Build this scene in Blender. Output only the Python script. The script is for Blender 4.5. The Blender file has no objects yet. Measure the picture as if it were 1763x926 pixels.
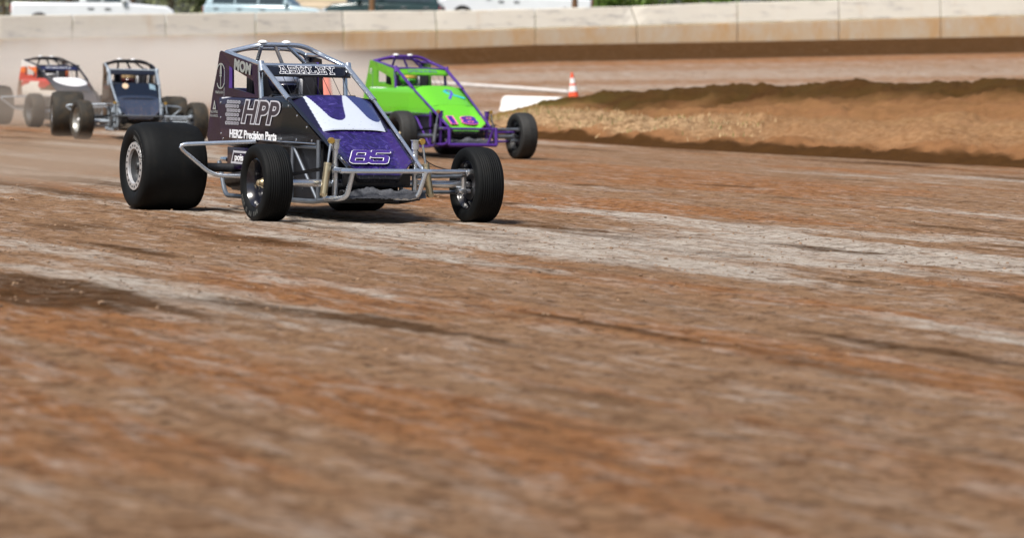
import bpy, bmesh, math, random
import numpy as np
from mathutils import Vector, Matrix, Quaternion, noise as mnoise

R = math.radians
random.seed(7)
rng = np.random.default_rng(11)
scene = bpy.context.scene
col = scene.collection

# ---------------------------------------------------------------- camera
FPX, IMG_W, IMG_H = 6300.0, 1763.0, 926.0
CAM_H, ROLL = 1.286, 0.021
cam_d = bpy.data.cameras.new("camera"); cam = bpy.data.objects.new("camera", cam_d); col.objects.link(cam)
_a = Vector(((600 - IMG_W/2)/FPX, -(112 - IMG_H/2)/FPX, -1.0)).normalized()
_q = _a.rotation_difference(Vector((0, 0, -1)))
_lev = Matrix(((1, 0, 0), (0, 0, -1), (0, 1, 0)))
CAM_R = _lev @ Matrix.Rotation(ROLL, 3, 'Z') @ _q.to_matrix()
cam.matrix_world = Matrix.Translation((0, 0, CAM_H)) @ CAM_R.to_4x4()
cam_d.sensor_width = 36.0; cam_d.lens = FPX/IMG_W*36.0
cam_d.clip_start = 0.5; cam_d.clip_end = 3000
cam_d.dof.use_dof = True; cam_d.dof.focus_distance = 30.6; cam_d.dof.aperture_fstop = 2.9
scene.camera = cam

def at(u, v, Y):
    "real-world point at distance Y seen in direction (u, v)"
    d = CAM_R @ Vector(((u - IMG_W/2)/FPX, -(v - IMG_H/2)/FPX, -1.0))
    t = Y/d.y
    return Vector((d.x*t, Y, CAM_H + d.z*t))
def on_ground(u, v, z=0.0):
    d = CAM_R @ Vector(((u - IMG_W/2)/FPX, -(v - IMG_H/2)/FPX, -1.0))
    t = (z - CAM_H)/d.z
    return Vector((d.x*t, d.y*t, z))

def on_terrain(u, v):
    "first point of the terrain seen in direction (u, v)"
    Y = 40.0
    while Y < 170:
        p = at(u, v, Y)
        if p.z <= float(terrain_z(np.array(p.x), np.array(p.y))): return p
        Y += .1
    return p
# ---------------------------------------------------------------- materials
def new_mat(name):
    m = bpy.data.materials.new(name); m.use_nodes = True
    nt = m.node_tree; b = nt.nodes["Principled BSDF"]
    return m, nt, b
def N(nt, t, **kw):
    n = nt.nodes.new(t)
    for k, v in kw.items():
        if k.startswith("_"): setattr(n, k[1:], v)
        else: n.inputs[k.replace("__", " ")].default_value = v
    return n
def mixc(nt, fac, a, b, blend='MIX'):
    n = nt.nodes.new("ShaderNodeMix"); n.data_type = 'RGBA'; n.blend_type = blend
    for s, val in ((0, fac), (6, a), (7, b)):
        if hasattr(val, "is_linked"): nt.links.new(val, n.inputs[s])
        else: n.inputs[s].default_value = val if s == 0 else (*val[:3], 1)
    return n.outputs[2]
def ramp(nt, src, stops):
    n = nt.nodes.new("ShaderNodeValToRGB"); nt.links.new(src, n.inputs[0])
    e = n.color_ramp.elements
    e[0].position, e[0].color = stops[0][0], (*[stops[0][1]]*3, 1) if not hasattr(stops[0][1], "__len__") else (*stops[0][1], 1)
    e[1].position, e[1].color = stops[-1][0], (*[stops[-1][1]]*3, 1) if not hasattr(stops[-1][1], "__len__") else (*stops[-1][1], 1)
    for p, c in stops[1:-1]:
        x = e.new(p); x.color = (*[c]*3, 1) if not hasattr(c, "__len__") else (*c, 1)
    return n.outputs[0]
def noise_out(nt, scale, detail=4, rough=.6, vec=None, dist=0.0):
    n = N(nt, "ShaderNodeTexNoise", Scale=scale, Detail=detail, Roughness=rough, Distortion=dist)
    if vec is not None: nt.links.new(vec, n.inputs["Vector"])
    return n.outputs["Fac"]
def obj_vec(nt, scale=(1, 1, 1), rot=(0, 0, 0)):
    c = nt.nodes.new("ShaderNodeTexCoord"); mp = nt.nodes.new("ShaderNodeMapping")
    mp.inputs["Scale"].default_value = scale; mp.inputs["Rotation"].default_value = rot
    nt.links.new(c.outputs["Object"], mp.inputs["Vector"]); return mp.outputs["Vector"]
def bump(nt, b, src, strength=.3, dist=.01):
    n = N(nt, "ShaderNodeBump", Strength=strength, Distance=dist); nt.links.new(src, n.inputs["Height"])
    nt.links.new(n.outputs["Normal"], b.inputs["Normal"])

def mat(name, c, rough=.5, metal=0.0, var=.25, vscale=6, dirt=0.0, dirtc=(.20, .12, .07), coat=0.0, bumpv=0.0, bscale=40, spec=.5):
    m, nt, b = new_mat(name)
    v = obj_vec(nt)
    n1 = noise_out(nt, vscale, 6, .65, v)
    f = ramp(nt, n1, [(.3, 0), (.7, 1)])
    base = mixc(nt, f, tuple(x*(1 - var) for x in c), tuple(min(1, x*(1 + var)) for x in c))
    rgh = None
    if dirt > 0:
        n2 = noise_out(nt, vscale*2.3, 8, .7, v)
        d = ramp(nt, n2, [(max(0, .78 - dirt*.55), 0), (min(1, 1.05 - dirt*.45), min(1, dirt*1.1))])
        base = mixc(nt, d, base, dirtc)
        rr = nt.nodes.new("ShaderNodeMapRange"); nt.links.new(d, rr.inputs[0])
        rr.inputs[3].default_value = rough; rr.inputs[4].default_value = .9
        nt.links.new(rr.outputs[0], b.inputs["Roughness"])
        if metal > 0:
            mm = nt.nodes.new("ShaderNodeMapRange"); nt.links.new(d, mm.inputs[0])
            mm.inputs[3].default_value = metal; mm.inputs[4].default_value = 0
            nt.links.new(mm.outputs[0], b.inputs["Metallic"])
    else:
        b.inputs["Roughness"].default_value = rough
    nt.links.new(base, b.inputs["Base Color"])
    if not (dirt > 0 and metal > 0): b.inputs["Metallic"].default_value = metal
    b.inputs["Coat Weight"].default_value = coat; b.inputs["Coat Roughness"].default_value = .06
    b.inputs["Specular IOR Level"].default_value = spec
    if bumpv > 0: bump(nt, b, noise_out(nt, bscale, 6, .6, v), bumpv)
    return m

def vcol_mat(name, rough=.3, coat=.6, metal=0.0, attr="paint", swirl=0.0, dirt=.15, dirtc=(.20, .12, .07), spatter=.75):
    m, nt, b = new_mat(name)
    a = nt.nodes.new("ShaderNodeAttribute"); a.attribute_name = attr
    v = obj_vec(nt)
    c = a.outputs["Color"]
    if swirl > 0:      # marbled wrap print: only where the attribute's alpha says so
        n1 = noise_out(nt, 9, 8, .7, v, 2.2)
        sw = ramp(nt, n1, [(.36, (.003, .002, .018)), (.47, (.017, .008, .088)), (.57, (.030, .018, .135)), (.70, (.13, .11, .33))])
        al = nt.nodes.new("ShaderNodeMath"); al.operation = 'MULTIPLY'; al.inputs[1].default_value = swirl
        nt.links.new(a.outputs["Alpha"], al.inputs[0])
        c = mixc(nt, al.outputs[0], c, sw)
    d = ramp(nt, noise_out(nt, 14, 8, .7, v), [(.62, 0), (.95, dirt*2)])
    c = mixc(nt, d, c, dirtc)
    sx = nt.nodes.new("ShaderNodeSeparateXYZ"); nt.links.new(v, sx.inputs[0])      # clay spatter, heavier low down on the bodywork
    mz = nt.nodes.new("ShaderNodeMapRange"); nt.links.new(sx.outputs[2], mz.inputs[0]); mz.inputs[1].default_value = 1.0; mz.inputs[2].default_value = .5; mz.inputs[3].default_value = -.05; mz.inputs[4].default_value = .07
    am = nt.nodes.new("ShaderNodeMath"); am.operation = 'ADD'; nt.links.new(noise_out(nt, 48, 3, .6, v), am.inputs[0]); nt.links.new(mz.outputs[0], am.inputs[1])
    c = mixc(nt, ramp(nt, am.outputs[0], [(.66, 0), (.70, .75)]), c, dirtc)
    nt.links.new(c, b.inputs["Base Color"])
    b.inputs["Roughness"].default_value = rough; b.inputs["Metallic"].default_value = metal
    b.inputs["Coat Weight"].default_value = coat; b.inputs["Coat Roughness"].default_value = .05
    return m

# ---------------------------------------------------------------- mesh helper
def fillet(pts, r, n=5):
    pts = [Vector(p) for p in pts]
    if r <= 0 or len(pts) < 3: return pts
    out = [pts[0]]
    for i in range(1, len(pts) - 1):
        p, a, b = pts[i], pts[i-1] - pts[i], pts[i+1] - pts[i]
        rr = min(r, a.length*.48, b.length*.48)
        s, e = p + a.normalized()*rr, p + b.normalized()*rr
        for k in range(n + 1):
            t = k/n
            out.append(s*(1-t)**2 + p*2*t*(1-t) + e*t*t)
    out.append(pts[-1]); return out

class MB:
    def __init__(s): s.v, s.f, s.m, s.cur = [], [], [], 0
    def mat(s, i): s.cur = i; return s
    def face(s, idx): s.f.append(tuple(idx)); s.m.append(s.cur)
    def add(s, verts, faces):
        o = len(s.v); s.v += [tuple(p) for p in verts]
        for f in faces: s.face([o + i for i in f])
        return s
    def box(s, lo, hi, bev=0.0, mtx=None):
        bm = bmesh.new(); bmesh.ops.create_cube(bm, size=1)
        for v in bm.verts: v.co = Vector([(lo[k] + hi[k])/2 + v.co[k]*(hi[k] - lo[k]) for k in range(3)])
        if bev: bmesh.ops.bevel(bm, geom=bm.edges[:], offset=bev, segments=2, profile=.5, affect='EDGES')
        return s.frombm(bm, mtx)
    def frombm(s, bm, mtx=None):
        bm.verts.ensure_lookup_table(); bm.verts.index_update()
        vs = [(mtx @ v.co if mtx else v.co) for v in bm.verts]
        s.add(vs, [[v.index for v in f.verts] for f in bm.faces]); bm.free(); return s
    def tube(s, pts, r, sides=10, bend=0.0, cap=True, r2=None):
        P = fillet(pts, bend); n = len(P)
        if n < 2: return s
        T = [(P[min(i+1, n-1)] - P[max(i-1, 0)]).normalized() for i in range(n)]
        up = Vector((0, 0, 1)) if abs(T[0].z) < .9 else Vector((1, 0, 0))
        x = T[0].cross(up).normalized(); vs = []
        for i in range(n):
            x = (x - T[i]*x.dot(T[i])).normalized(); y = T[i].cross(x)
            rr = r if r2 is None else r + (r2 - r)*i/(n-1)
            for k in range(sides):
                a = 2*math.pi*k/sides
                vs.append(P[i] + (x*math.cos(a) + y*math.sin(a))*rr)
        fs = []
        for i in range(n-1):
            for k in range(sides):
                a, b = i*sides + k, i*sides + (k+1) % sides
                fs.append((a, b, b + sides, a + sides))
        if cap: fs += [tuple(range(sides))[::-1], tuple((n-1)*sides + k for k in range(sides))]
        return s.add(vs, fs)
    def lathe(s, prof, mtx, seg=48, closed=False):
        "prof: (axial, radius) pairs turned about local Y"
        n = len(prof); vs = []
        for k in range(seg):
            a = 2*math.pi*k/seg
            for (h, r) in prof: vs.append(mtx @ Vector((r*math.cos(a), h, r*math.sin(a))))
        fs = []
        for k in range(seg):
            k2 = (k+1) % seg
            for i in range(n if closed else n-1):
                j = (i+1) % n
                fs.append((k*n + i, k2*n + i, k2*n + j, k*n + j))
        return s.add(vs, fs)
    def disc(s, r, h, mtx, seg=32):
        vs = [mtx @ Vector((r*math.cos(2*math.pi*k/seg), h, r*math.sin(2*math.pi*k/seg))) for k in range(seg)]
        return s.add(vs, [tuple(range(seg))])
    def sheet(s, rows):
        n = len(rows[0]); vs = [p for r in rows for p in r]
        fs = [(i*n + j, i*n + j + 1, (i+1)*n + j + 1, (i+1)*n + j) for i in range(len(rows)-1) for j in range(n-1)]
        return s.add(vs, fs)
    def slab(s, outline, d):
        "closed prism: planar outline (3D points) extruded by vector d"
        n = len(outline); d = Vector(d); a = [Vector(p) for p in outline]
        vs = a + [p + d for p in a]
        fs = [tuple(range(n))[::-1], tuple(range(n, 2*n))] + [(i, (i+1) % n, n + (i+1) % n, n + i) for i in range(n)]
        return s.add(vs, fs)
    def build(s, name, mats, parent=None, smooth=True, solid=0.0, bevel=0.0, angle=35, colors=None, subsurf=0):
        me = bpy.data.meshes.new(name); me.from_pydata(s.v, [], s.f); me.validate(verbose=False)
        if not isinstance(mats, (list, tuple)): mats = [mats]
        for m in mats: me.materials.append(m)
        if len(me.polygons) == len(s.m): me.polygons.foreach_set("material_index", s.m)
        bm = bmesh.new(); bm.from_mesh(me)
        if colors is None and solid == 0: bmesh.ops.recalc_face_normals(bm, faces=bm.faces[:])
        bm.to_mesh(me); bm.free()
        if colors is not None:
            at_ = me.color_attributes.new("paint", 'FLOAT_COLOR', 'POINT')
            at_.data.foreach_set("color", np.array(colors, dtype=np.float32).ravel())
        if smooth:
            me.polygons.foreach_set("use_smooth", [True]*len(me.polygons))
            try: me.set_sharp_from_angle(angle=R(angle))
            except Exception: pass
        o = bpy.data.objects.new(name, me); col.objects.link(o)
        if parent is not None: o.parent = parent
        if solid:
            md = o.modifiers.new("solid", 'SOLIDIFY'); md.thickness = solid; md.offset = -1
        if subsurf:
            md = o.modifiers.new("sub", 'SUBSURF'); md.levels = md.render_levels = subsurf
        if bevel:
            md = o.modifiers.new("bev", 'BEVEL'); md.width = bevel; md.segments = 2; md.limit_method = 'ANGLE'
        return o

def tag(o, label=None, cat=None, group=None, kind=None):
    if label: o["label"] = label
    if cat: o["category"] = cat
    if group: o["group"] = group
    if kind: o["kind"] = kind
    return o
def empty(name, loc=(0, 0, 0), rz=0.0, parent=None):
    o = bpy.data.objects.new(name, None); col.objects.link(o)
    o.location = loc; o.rotation_euler = (0, 0, rz); o.empty_display_size = .2
    if parent is not None: o.parent = parent
    return o
def copy_tree(o, parent=None):
    c = o.copy(); col.objects.link(c)
    if parent is not None: c.parent = parent
    for ch in [x for x in bpy.data.objects if x.parent is o]: copy_tree(ch, c)
    return c

def text_obj(name, body, size, mtx, material, parent, shear=0.0, offset=0.0, squeeze=1.0, depth=.0015, spacing=1.0):
    "lettering as real thin raised mesh; centre of the text at mtx origin, local X right, Y up, Z out"
    cu = bpy.data.curves.new(name, 'FONT'); cu.body = body; cu.size = size; cu.shear = shear; cu.offset = offset
    cu.align_x = 'CENTER'; cu.align_y = 'CENTER'; cu.extrude = depth; cu.resolution_u = 4; cu.space_character = spacing
    t = bpy.data.objects.new(name, cu); col.objects.link(t)
    dg = bpy.context.evaluated_depsgraph_get(); dg.update()
    me = bpy.data.meshes.new_from_object(t.evaluated_get(dg))
    bpy.data.objects.remove(t)
    me.transform(Matrix.Diagonal((squeeze, 1, 1, 1))); me.transform(mtx)
    me.materials.clear(); me.materials.append(material)
    o = bpy.data.objects.new(name, me); col.objects.link(o); o.parent = parent
    return o
def frame_m(org, xdir, ydir):
    x = Vector(xdir).normalized(); y = Vector(ydir); y = (y - x*y.dot(x)).normalized(); z = x.cross(y)
    return Matrix(((x.x, y.x, z.x, org[0]), (x.y, y.y, z.y, org[1]), (x.z, y.z, z.z, org[2]), (0, 0, 0, 1)))

def lerp(a, b, t): return a + (b - a)*t
def sstep(e0, e1, x):
    t = np.clip((x - e0)/(e1 - e0), 0, 1); return t*t*(3 - 2*t)

# ---------------------------------------------------------------- terrain
def vnoise(x, y, seed):
    r = np.random.default_rng(seed); T = r.random((256, 256)).astype(np.float32)
    xi, yi = np.floor(x).astype(int), np.floor(y).astype(int)
    fx, fy = x - xi, y - yi
    fx = fx*fx*(3 - 2*fx); fy = fy*fy*(3 - 2*fy)
    g = lambda a, b: T[a & 255, b & 255]
    return (g(xi, yi)*(1-fx) + g(xi+1, yi)*fx)*(1-fy) + (g(xi, yi+1)*(1-fx) + g(xi+1, yi+1)*fx)*fy
def fbm(x, y, seed, oct=4, gain=.5):
    s, a, t = 0, 1, 0
    for k in range(oct):
        s = s + a*vnoise(x*2**k + 17*k, y*2**k + 31*k, seed + k); t += a; a *= gain
    return s/t
HD = R(22.5)
def along(x, y):   # coordinates along / across the racing line
    return x*math.sin(HD) - y*math.cos(HD), x*math.cos(HD) + y*math.sin(HD)

# wall stations: direction u, top of slab, joint, base, distance
WALL_U = [-560, -380, -205, -40, 125, 285, 440, 592, 752, 922, 1097, 1270, 1445, 1620, 1795, 1975, 2160]
W_top = lambda u: float(np.interp(u, [-600, 0, 290, 592, 800, 922, 1097, 1200, 1763, 2200], [30, 27.5, 24, 20, 18.5, 15.5, 11.5, 6.5, -9, -22]))
W_mid = lambda u: float(np.interp(u, [-600, 0, 290, 592, 800, 922, 1097, 1200, 1763, 2200], [74, 67, 61, 54, 52, 48, 44, 40.5, 26, 14]))
W_bas = lambda u: float(np.interp(u, [-600, 0, 290, 592, 800, 922, 1097, 1200, 1763, 2200], [106, 97, 91, 84.5, 80, 75, 72.5, 71, 60, 50]))
W_D = lambda u: float(np.interp(u, [-600, 0, 600, 1200, 1763, 2200], [116, 122, 130, 136, 141, 146]))
wall_base = [at(u, W_bas(u), W_D(u)) for u in WALL_U]
wbx = np.array([p.x for p in wall_base]); wby = np.array([p.y for p in wall_base]); wbz = np.array([p.z for p in wall_base])
def ext(x, a):
    x = np.asarray(x, float)
    return np.interp(x, wbx, a)
def terrain_z(x, y):
    yw, zb = ext(x, wby), ext(x, wbz)
    t = np.clip((y - 78)/(yw - 3.0 - 78), 0, 1)
    z = (zb - .66)*(t*.92 + .08*t*t)
    z = z + .60*sstep(yw - 3.4, yw - .15, y)
    z = z + .75*sstep(yw + .45, yw + 4, y)
    z = z + 1.2*sstep(yw + 12, yw + 60, y)
    return z
def micro_z(x, y):
    a, c = along(x, y)
    f = np.clip((60 - y)/25, 0, 1)*np.clip((y - 2)/6, 0, 1)
    z = .034*(fbm(a*.45, c*1.6, 3, 4) - .5) + .020*(fbm(a*2.2, c*4.5, 9, 3) - .5) + .018*(fbm(x*7, y*7, 21, 2) - .5) + .012*np.abs(fbm(x*2.6, y*2.6, 33, 3) - .5)*2
    return z*f
def micro_amp_fix(x, y):   # tyres press the clay flat
    return 0
def lines(segs):
    out = []
    for a, b, s in segs: out += list(np.arange(a, b, s))
    return np.array(out)
def geo(a, b, s, g):
    o = [a]
    while o[-1] < b: o.append(o[-1] + s); s *= g
    return o
xs = np.array([-q for q in geo(7.2, 900, .25, 1.12)][::-1] + list(np.arange(-7.0, 9.0, .055)) + geo(9.2, 900, .25, 1.12))
ys = np.array([-q for q in geo(-8, 300, 1.0, 1.2)][::-1] + list(np.arange(9.0, 44, .06)) + list(np.arange(44, 80, .25)) + list(np.arange(80, 145, .5)) + geo(146, 1600, 2.0, 1.14))
X, Y = np.meshgrid(xs, ys)
Z = terrain_z(X, Y) + micro_z(X, Y)
nx, ny = len(xs), len(ys)
me = bpy.data.meshes.new("dirt_track")
me.vertices.add(nx*ny); me.vertices.foreach_set("co", np.stack([X, Y, Z], -1).astype(np.float32).ravel())
ii = (np.arange(ny-1)[:, None]*nx + np.arange(nx-1)[None, :]).ravel()
quads = np.stack([ii, ii+1, ii+nx+1, ii+nx], -1).astype(np.int32)
me.loops.add(quads.size); me.polygons.add(len(quads))
me.loops.foreach_set("vertex_index", quads.ravel()); me.polygons.foreach_set("loop_start", np.arange(0, quads.size, 4, dtype=np.int32))
me.polygons.foreach_set("loop_total", np.full(len(quads), 4, dtype=np.int32)); me.polygons.foreach_set("use_smooth", [True]*len(quads))
me.update(calc_edges=True)
# soil zones: R pale dry crust, G orange clay, B damp dark clay, A grass verge
A_, C_ = along(X, Y)
st1 = fbm(A_*.10, C_*.8, 41, 4); st2 = fbm(A_*.16 + 9, C_*1.3, 55, 4); st3 = fbm(A_*.3 + 3, C_*2.2, 71, 4)
gauss = lambda cx, cy, sx, sy: np.exp(-((X - cx)/sx)**2 - ((Y - cy)/sy)**2)
yw = ext(X, wby)
pale = sstep(.54, .70, .8*st1 + .115 + .30*gauss(2.0, 26.6, 2.6, 4.6) + .02*gauss(-1.2, 24.6, 1.6, 2.4) - .05*gauss(-3.5, 25, 2.0, 6) + .10*gauss(-4, 50, 3, 10) - .16*gauss(4.2, 39, 3.0, 7) - .06*sstep(20, 15, Y))
orng = sstep(.52, .70, st2 + .22*gauss(4.0, 40, 3.5, 9) + .10*gauss(0, 21, 3, 2) - .08*gauss(-2, 34, 2, 4))
dark = .8*sstep(.62, .78, st3 - .06*sstep(21, 17, Y) + .34*gauss(-1.9, 20.0, 1.5, 2.0) + .34*gauss(-3.1, 38.6, 1.3, 1.6))
far = sstep(60, 90, Y)
d_w = yw - Y
cush = sstep(4.3, 3.2, d_w + .8*(st3 - .5))*(d_w > -.6)                      # damp dirt thrown up against the wall
ora = sstep(10.5, 7.0, d_w + 2*(st2 - .5))*(1 - cush)
pale = np.where(far > 0, lerp(pale, .26 + .75*(vnoise(X*.02, d_w*.25, 91) - .45), far), pale)*(1 - cush)*(1 - ora)
orng = np.maximum(lerp(orng, .9*vnoise(X*.03, d_w*.3, 93), far), ora)
dark = np.maximum(dark, .75*np.exp(-((C_ - 11.05 + .25*(st2 - .5))/.28)**2)*sstep(-31.2, -33.5, A_)*sstep(.30, .55, st1 + .2))
dark = np.maximum(dark*(1 - far), cush*1.15)
grass = sstep(.5, 3, -d_w)
ca = me.color_attributes.new("soil", 'FLOAT_COLOR', 'POINT')
ca.data.foreach_set("color", np.clip(np.stack([pale, orng, dark, grass], -1), 0, 1).astype(np.float32).ravel())
m, nt, b = new_mat("clay_track")
at_n = nt.nodes.new("ShaderNodeAttribute"); at_n.attribute_name = "soil"
sp = nt.nodes.new("ShaderNodeSeparateColor"); nt.links.new(at_n.outputs["Color"], sp.inputs[0])
vv = obj_vec(nt, (1, 1, 1), (0, 0, -R(22.5)))
def rot_scale(sc):
    c = nt.nodes.new("ShaderNodeTexCoord"); m1 = nt.nodes.new("ShaderNodeMapping"); m2 = nt.nodes.new("ShaderNodeMapping")
    m1.inputs["Rotation"].default_value = (0, 0, -R(22.5)); m2.inputs["Scale"].default_value = sc
    nt.links.new(c.outputs["Object"], m1.inputs["Vector"]); nt.links.new(m1.outputs[0], m2.inputs["Vector"]); return m2.outputs[0]
vs_ = rot_scale((3.2, .55, 1)); vr_ = rot_scale((6.5, .30, 1))
fine = noise_out(nt, 7, 10, .76, vv); mid_ = noise_out(nt, 2.2, 8, .68, vs_, .4); grit = noise_out(nt, 55, 6, .7, vv)
def modul(src, amt, n, lo=.35, hi=.65):
    mr = nt.nodes.new("ShaderNodeMapRange"); nt.links.new(n, mr.inputs[0]); mr.inputs[1].default_value = lo; mr.inputs[2].default_value = hi; mr.inputs[3].default_value = -amt; mr.inputs[4].default_value = amt
    a = nt.nodes.new("ShaderNodeMath"); a.operation = 'ADD'; nt.links.new(src, a.inputs[0]); nt.links.new(mr.outputs[0], a.inputs[1]); a.use_clamp = True
    return a.outputs[0]
c0 = mixc(nt, ramp(nt, fine, [(.40, 0), (.60, 1)]), (.155, .082, .042), (.42, .260, .152))
c0 = mixc(nt, modul(sp.outputs[1], .42, mid_), c0, mixc(nt, ramp(nt, fine, [(.40, 0), (.60, 1)]), (.16, .066, .024), (.45, .210, .088)))
c0 = mixc(nt, modul(sp.outputs[0], .55, mid_), c0, mixc(nt, ramp(nt, fine, [(.40, 0), (.58, 1)]), (.30, .245, .195), (.64, .575, .50)))
pit = ramp(nt, noise_out(nt, 4.5, 10, .78, vv), [(.54, 0), (.62, .8)])
pit2 = ramp(nt, noise_out(nt, 16, 6, .7, vv), [(.57, 0), (.63, .9)])
rut = ramp(nt, noise_out(nt, 1.0, 6, .62, vr_), [(.52, 0), (.64, .42)])
c0 = mixc(nt, rut, c0, (.125, .064, .032))
c0 = mixc(nt, pit, c0, (.10, .055, .029))
c0 = mixc(nt, pit2, c0, (.050, .030, .018))
c0 = mixc(nt, modul(sp.outputs[2], .38, fine, .4, .6), c0, mixc(nt, fine, (.032, .014, .004), (.085, .040, .012)))
gr = mixc(nt, fine, (.05, .075, .02), (.16, .15, .06))
c0 = mixc(nt, at_n.outputs["Alpha"], c0, gr)
nt.links.new(c0, b.inputs["Base Color"]); b.inputs["Roughness"].default_value = .85; b.inputs["Specular IOR Level"].default_value = .06
hm = nt.nodes.new("ShaderNodeMath"); hm.operation = 'ADD'; nt.links.new(fine, hm.inputs[0]); nt.links.new(grit, hm.inputs[1])
bump(nt, b, hm.outputs[0], .8, .035)
me.materials.append(m)
o = bpy.data.objects.new("dirt_track", me); col.objects.link(o); tag(o, kind="structure")

# clods of clay thrown about on the surface
cl = MB(); r_ = random.Random(5)
ico = bmesh.new(); bmesh.ops.create_icosphere(ico, subdivisions=1, radius=1); iv = [v.co.copy() for v in ico.verts]; ifc = [[v.index for v in f.verts] for f in ico.faces]; ico.free()
for k in range(3200):
    y = r_.triangular(15, 44, 24); x = r_.uniform(-.16, .19)*y + (r_.gauss(0, .3))
    s = r_.choice((.003, .004, .004, .005, .006, .007, .010)) * r_.uniform(.7, 1.3)
    if r_.random() < .02: s *= 1.9
    z = float(terrain_z(np.array(x), np.array(y)) + micro_z(np.array([x]), np.array([y]))[0])
    q = Matrix.Rotation(r_.uniform(0, 6.28), 3, 'Z')
    cl.add([q @ Vector((v.x*s*r_.uniform(.8, 1.6), v.y*s*1.2, v.z*s*.75)) + Vector((x, y, z + s*.3)) for v in iv], ifc)
tag(cl.build("dirt_clods", mat("clod_clay", (.22, .14, .085), .9, 0, .7, 1.5), smooth=False), "small clods of clay scattered over the track surface", kind="stuff")

# ---------------------------------------------------------------- infield mound
ST_U = [770, 800, 830, 860, 895, 925, 960, 1000, 1060, 1130, 1200, 1320, 1450, 1600, 1763, 1950, 2200]
P_ = lambda xs_, ys_: (lambda u: float(np.interp(u, xs_, ys_)))
vf = P_([770, 860, 925, 1000, 1100, 1200, 1763, 2200], [230, 236, 240, 245, 253, 259, 290, 315])
vd = P_([770, 860, 925, 1000, 1100, 1200, 1763, 2200], [229, 228, 228, 234, 242, 247, 274, 297])
vc = P_([770, 800, 860, 925, 1000, 1060, 1130, 1200, 1763, 2200], [227, 219, 203, 192, 194, 199, 206, 208, 220, 236])
vb = P_([770, 800, 860, 925, 1000, 1060, 1130, 1200, 1763, 2200], [226, 215, 197, 184, 187, 195, 192, 183, 172, 172])
vt = P_([770, 800, 860, 925, 985, 1060, 1130, 1200, 1450, 1763, 2200], [224.5, 212, 193, 177.5, 168, 158, 153, 150, 143, 137, 133])
us = np.linspace(770, 2200, 300); rows = []; cols = []
for u in us:
    f0 = on_ground(u, vf(u)); Df = f0.y; g = float(np.interp(u, [770, 930, 1200, 2200], [.35, .8, 1.1, 1.1]))
    keys = [(vf(u), Df - .02), (vd(u), Df + .8), (lerp(vd(u), vc(u), .55), Df + 3*g), (vc(u), Df + 6*g), (lerp(vc(u), vb(u), .3), Df + 8.5*g), (vb(u), Df + 15*g), (lerp(vb(u), vt(u), .6), Df + 16.6*g), (vt(u), Df + 18.3*g)]
    pts = [at(u, v_, D_) for v_, D_ in keys]
    pts[0].z = -.02
    top = pts[-1]
    bk = top + Vector((0, 3.0, 0)); bk.z = float(terrain_z(np.array(bk.x), np.array(bk.y))) - .05
    pts.append(top + Vector((0, .9, -.05))); pts.append(bk)
    fine_p = []
    par = [0, .06, .25, .45, .55, .75, .85, .93, .96, 1.0]
    for t in np.linspace(0, 1, 64):
        p = Vector([float(np.interp(t, par, [q[k] for q in pts])) for k in range(3)])
        edge = min(1, t*12)*min(1, (1 - t)*12)
        nz = mnoise.noise(Vector((p.x*.9, p.y*.7, 3))) + .6*mnoise.noise(Vector((p.x*2.6, p.y*2, 7))) + .35*mnoise.noise(Vector((p.x*7, p.y*5, 9)))
        p.z += .15*nz*edge*min(1, g)
        fine_p.append(p)
        wob = t + .022*mnoise.noise(Vector((p.x*.8, p.y*.6, 20)))
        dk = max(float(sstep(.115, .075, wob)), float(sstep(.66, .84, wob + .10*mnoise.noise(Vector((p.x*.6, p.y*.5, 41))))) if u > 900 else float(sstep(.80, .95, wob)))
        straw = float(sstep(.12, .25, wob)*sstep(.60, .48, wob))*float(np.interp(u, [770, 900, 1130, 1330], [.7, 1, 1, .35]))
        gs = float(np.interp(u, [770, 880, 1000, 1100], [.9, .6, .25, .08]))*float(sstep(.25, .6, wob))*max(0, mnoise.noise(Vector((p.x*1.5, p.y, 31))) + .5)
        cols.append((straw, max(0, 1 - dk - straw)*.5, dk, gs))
    rows.append(fine_p)
mb = MB().sheet(rows)
m, nt, b = new_mat("mound_soil")
at_n = nt.nodes.new("ShaderNodeAttribute"); at_n.attribute_name = "paint"
sp = nt.nodes.new("ShaderNodeSeparateColor"); nt.links.new(at_n.outputs["Color"], sp.inputs[0])
v = obj_vec(nt); n1 = noise_out(nt, 1.6, 9, .72, v); n2 = noise_out(nt, 7, 8, .7, v)
c0 = mixc(nt, n1, (.115, .054, .021), (.31, .155, .072))
c0 = mixc(nt, sp.outputs[0], c0, mixc(nt, ramp(nt, n2, [(.35, 0), (.65, 1)]), (.10, .052, .022), (.46, .31, .175)))
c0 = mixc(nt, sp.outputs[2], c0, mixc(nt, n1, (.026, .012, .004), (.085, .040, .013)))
c0 = mixc(nt, at_n.outputs["Alpha"], c0, (.12, .13, .03))
nt.links.new(c0, b.inputs["Base Color"]); b.inputs["Roughness"].default_value = .95; b.inputs["Specular IOR Level"].default_value = .03; bump(nt, b, n2, .6, .06)
o = mb.build("infield_mound", m, colors=cols); tag(o, kind="structure")
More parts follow.
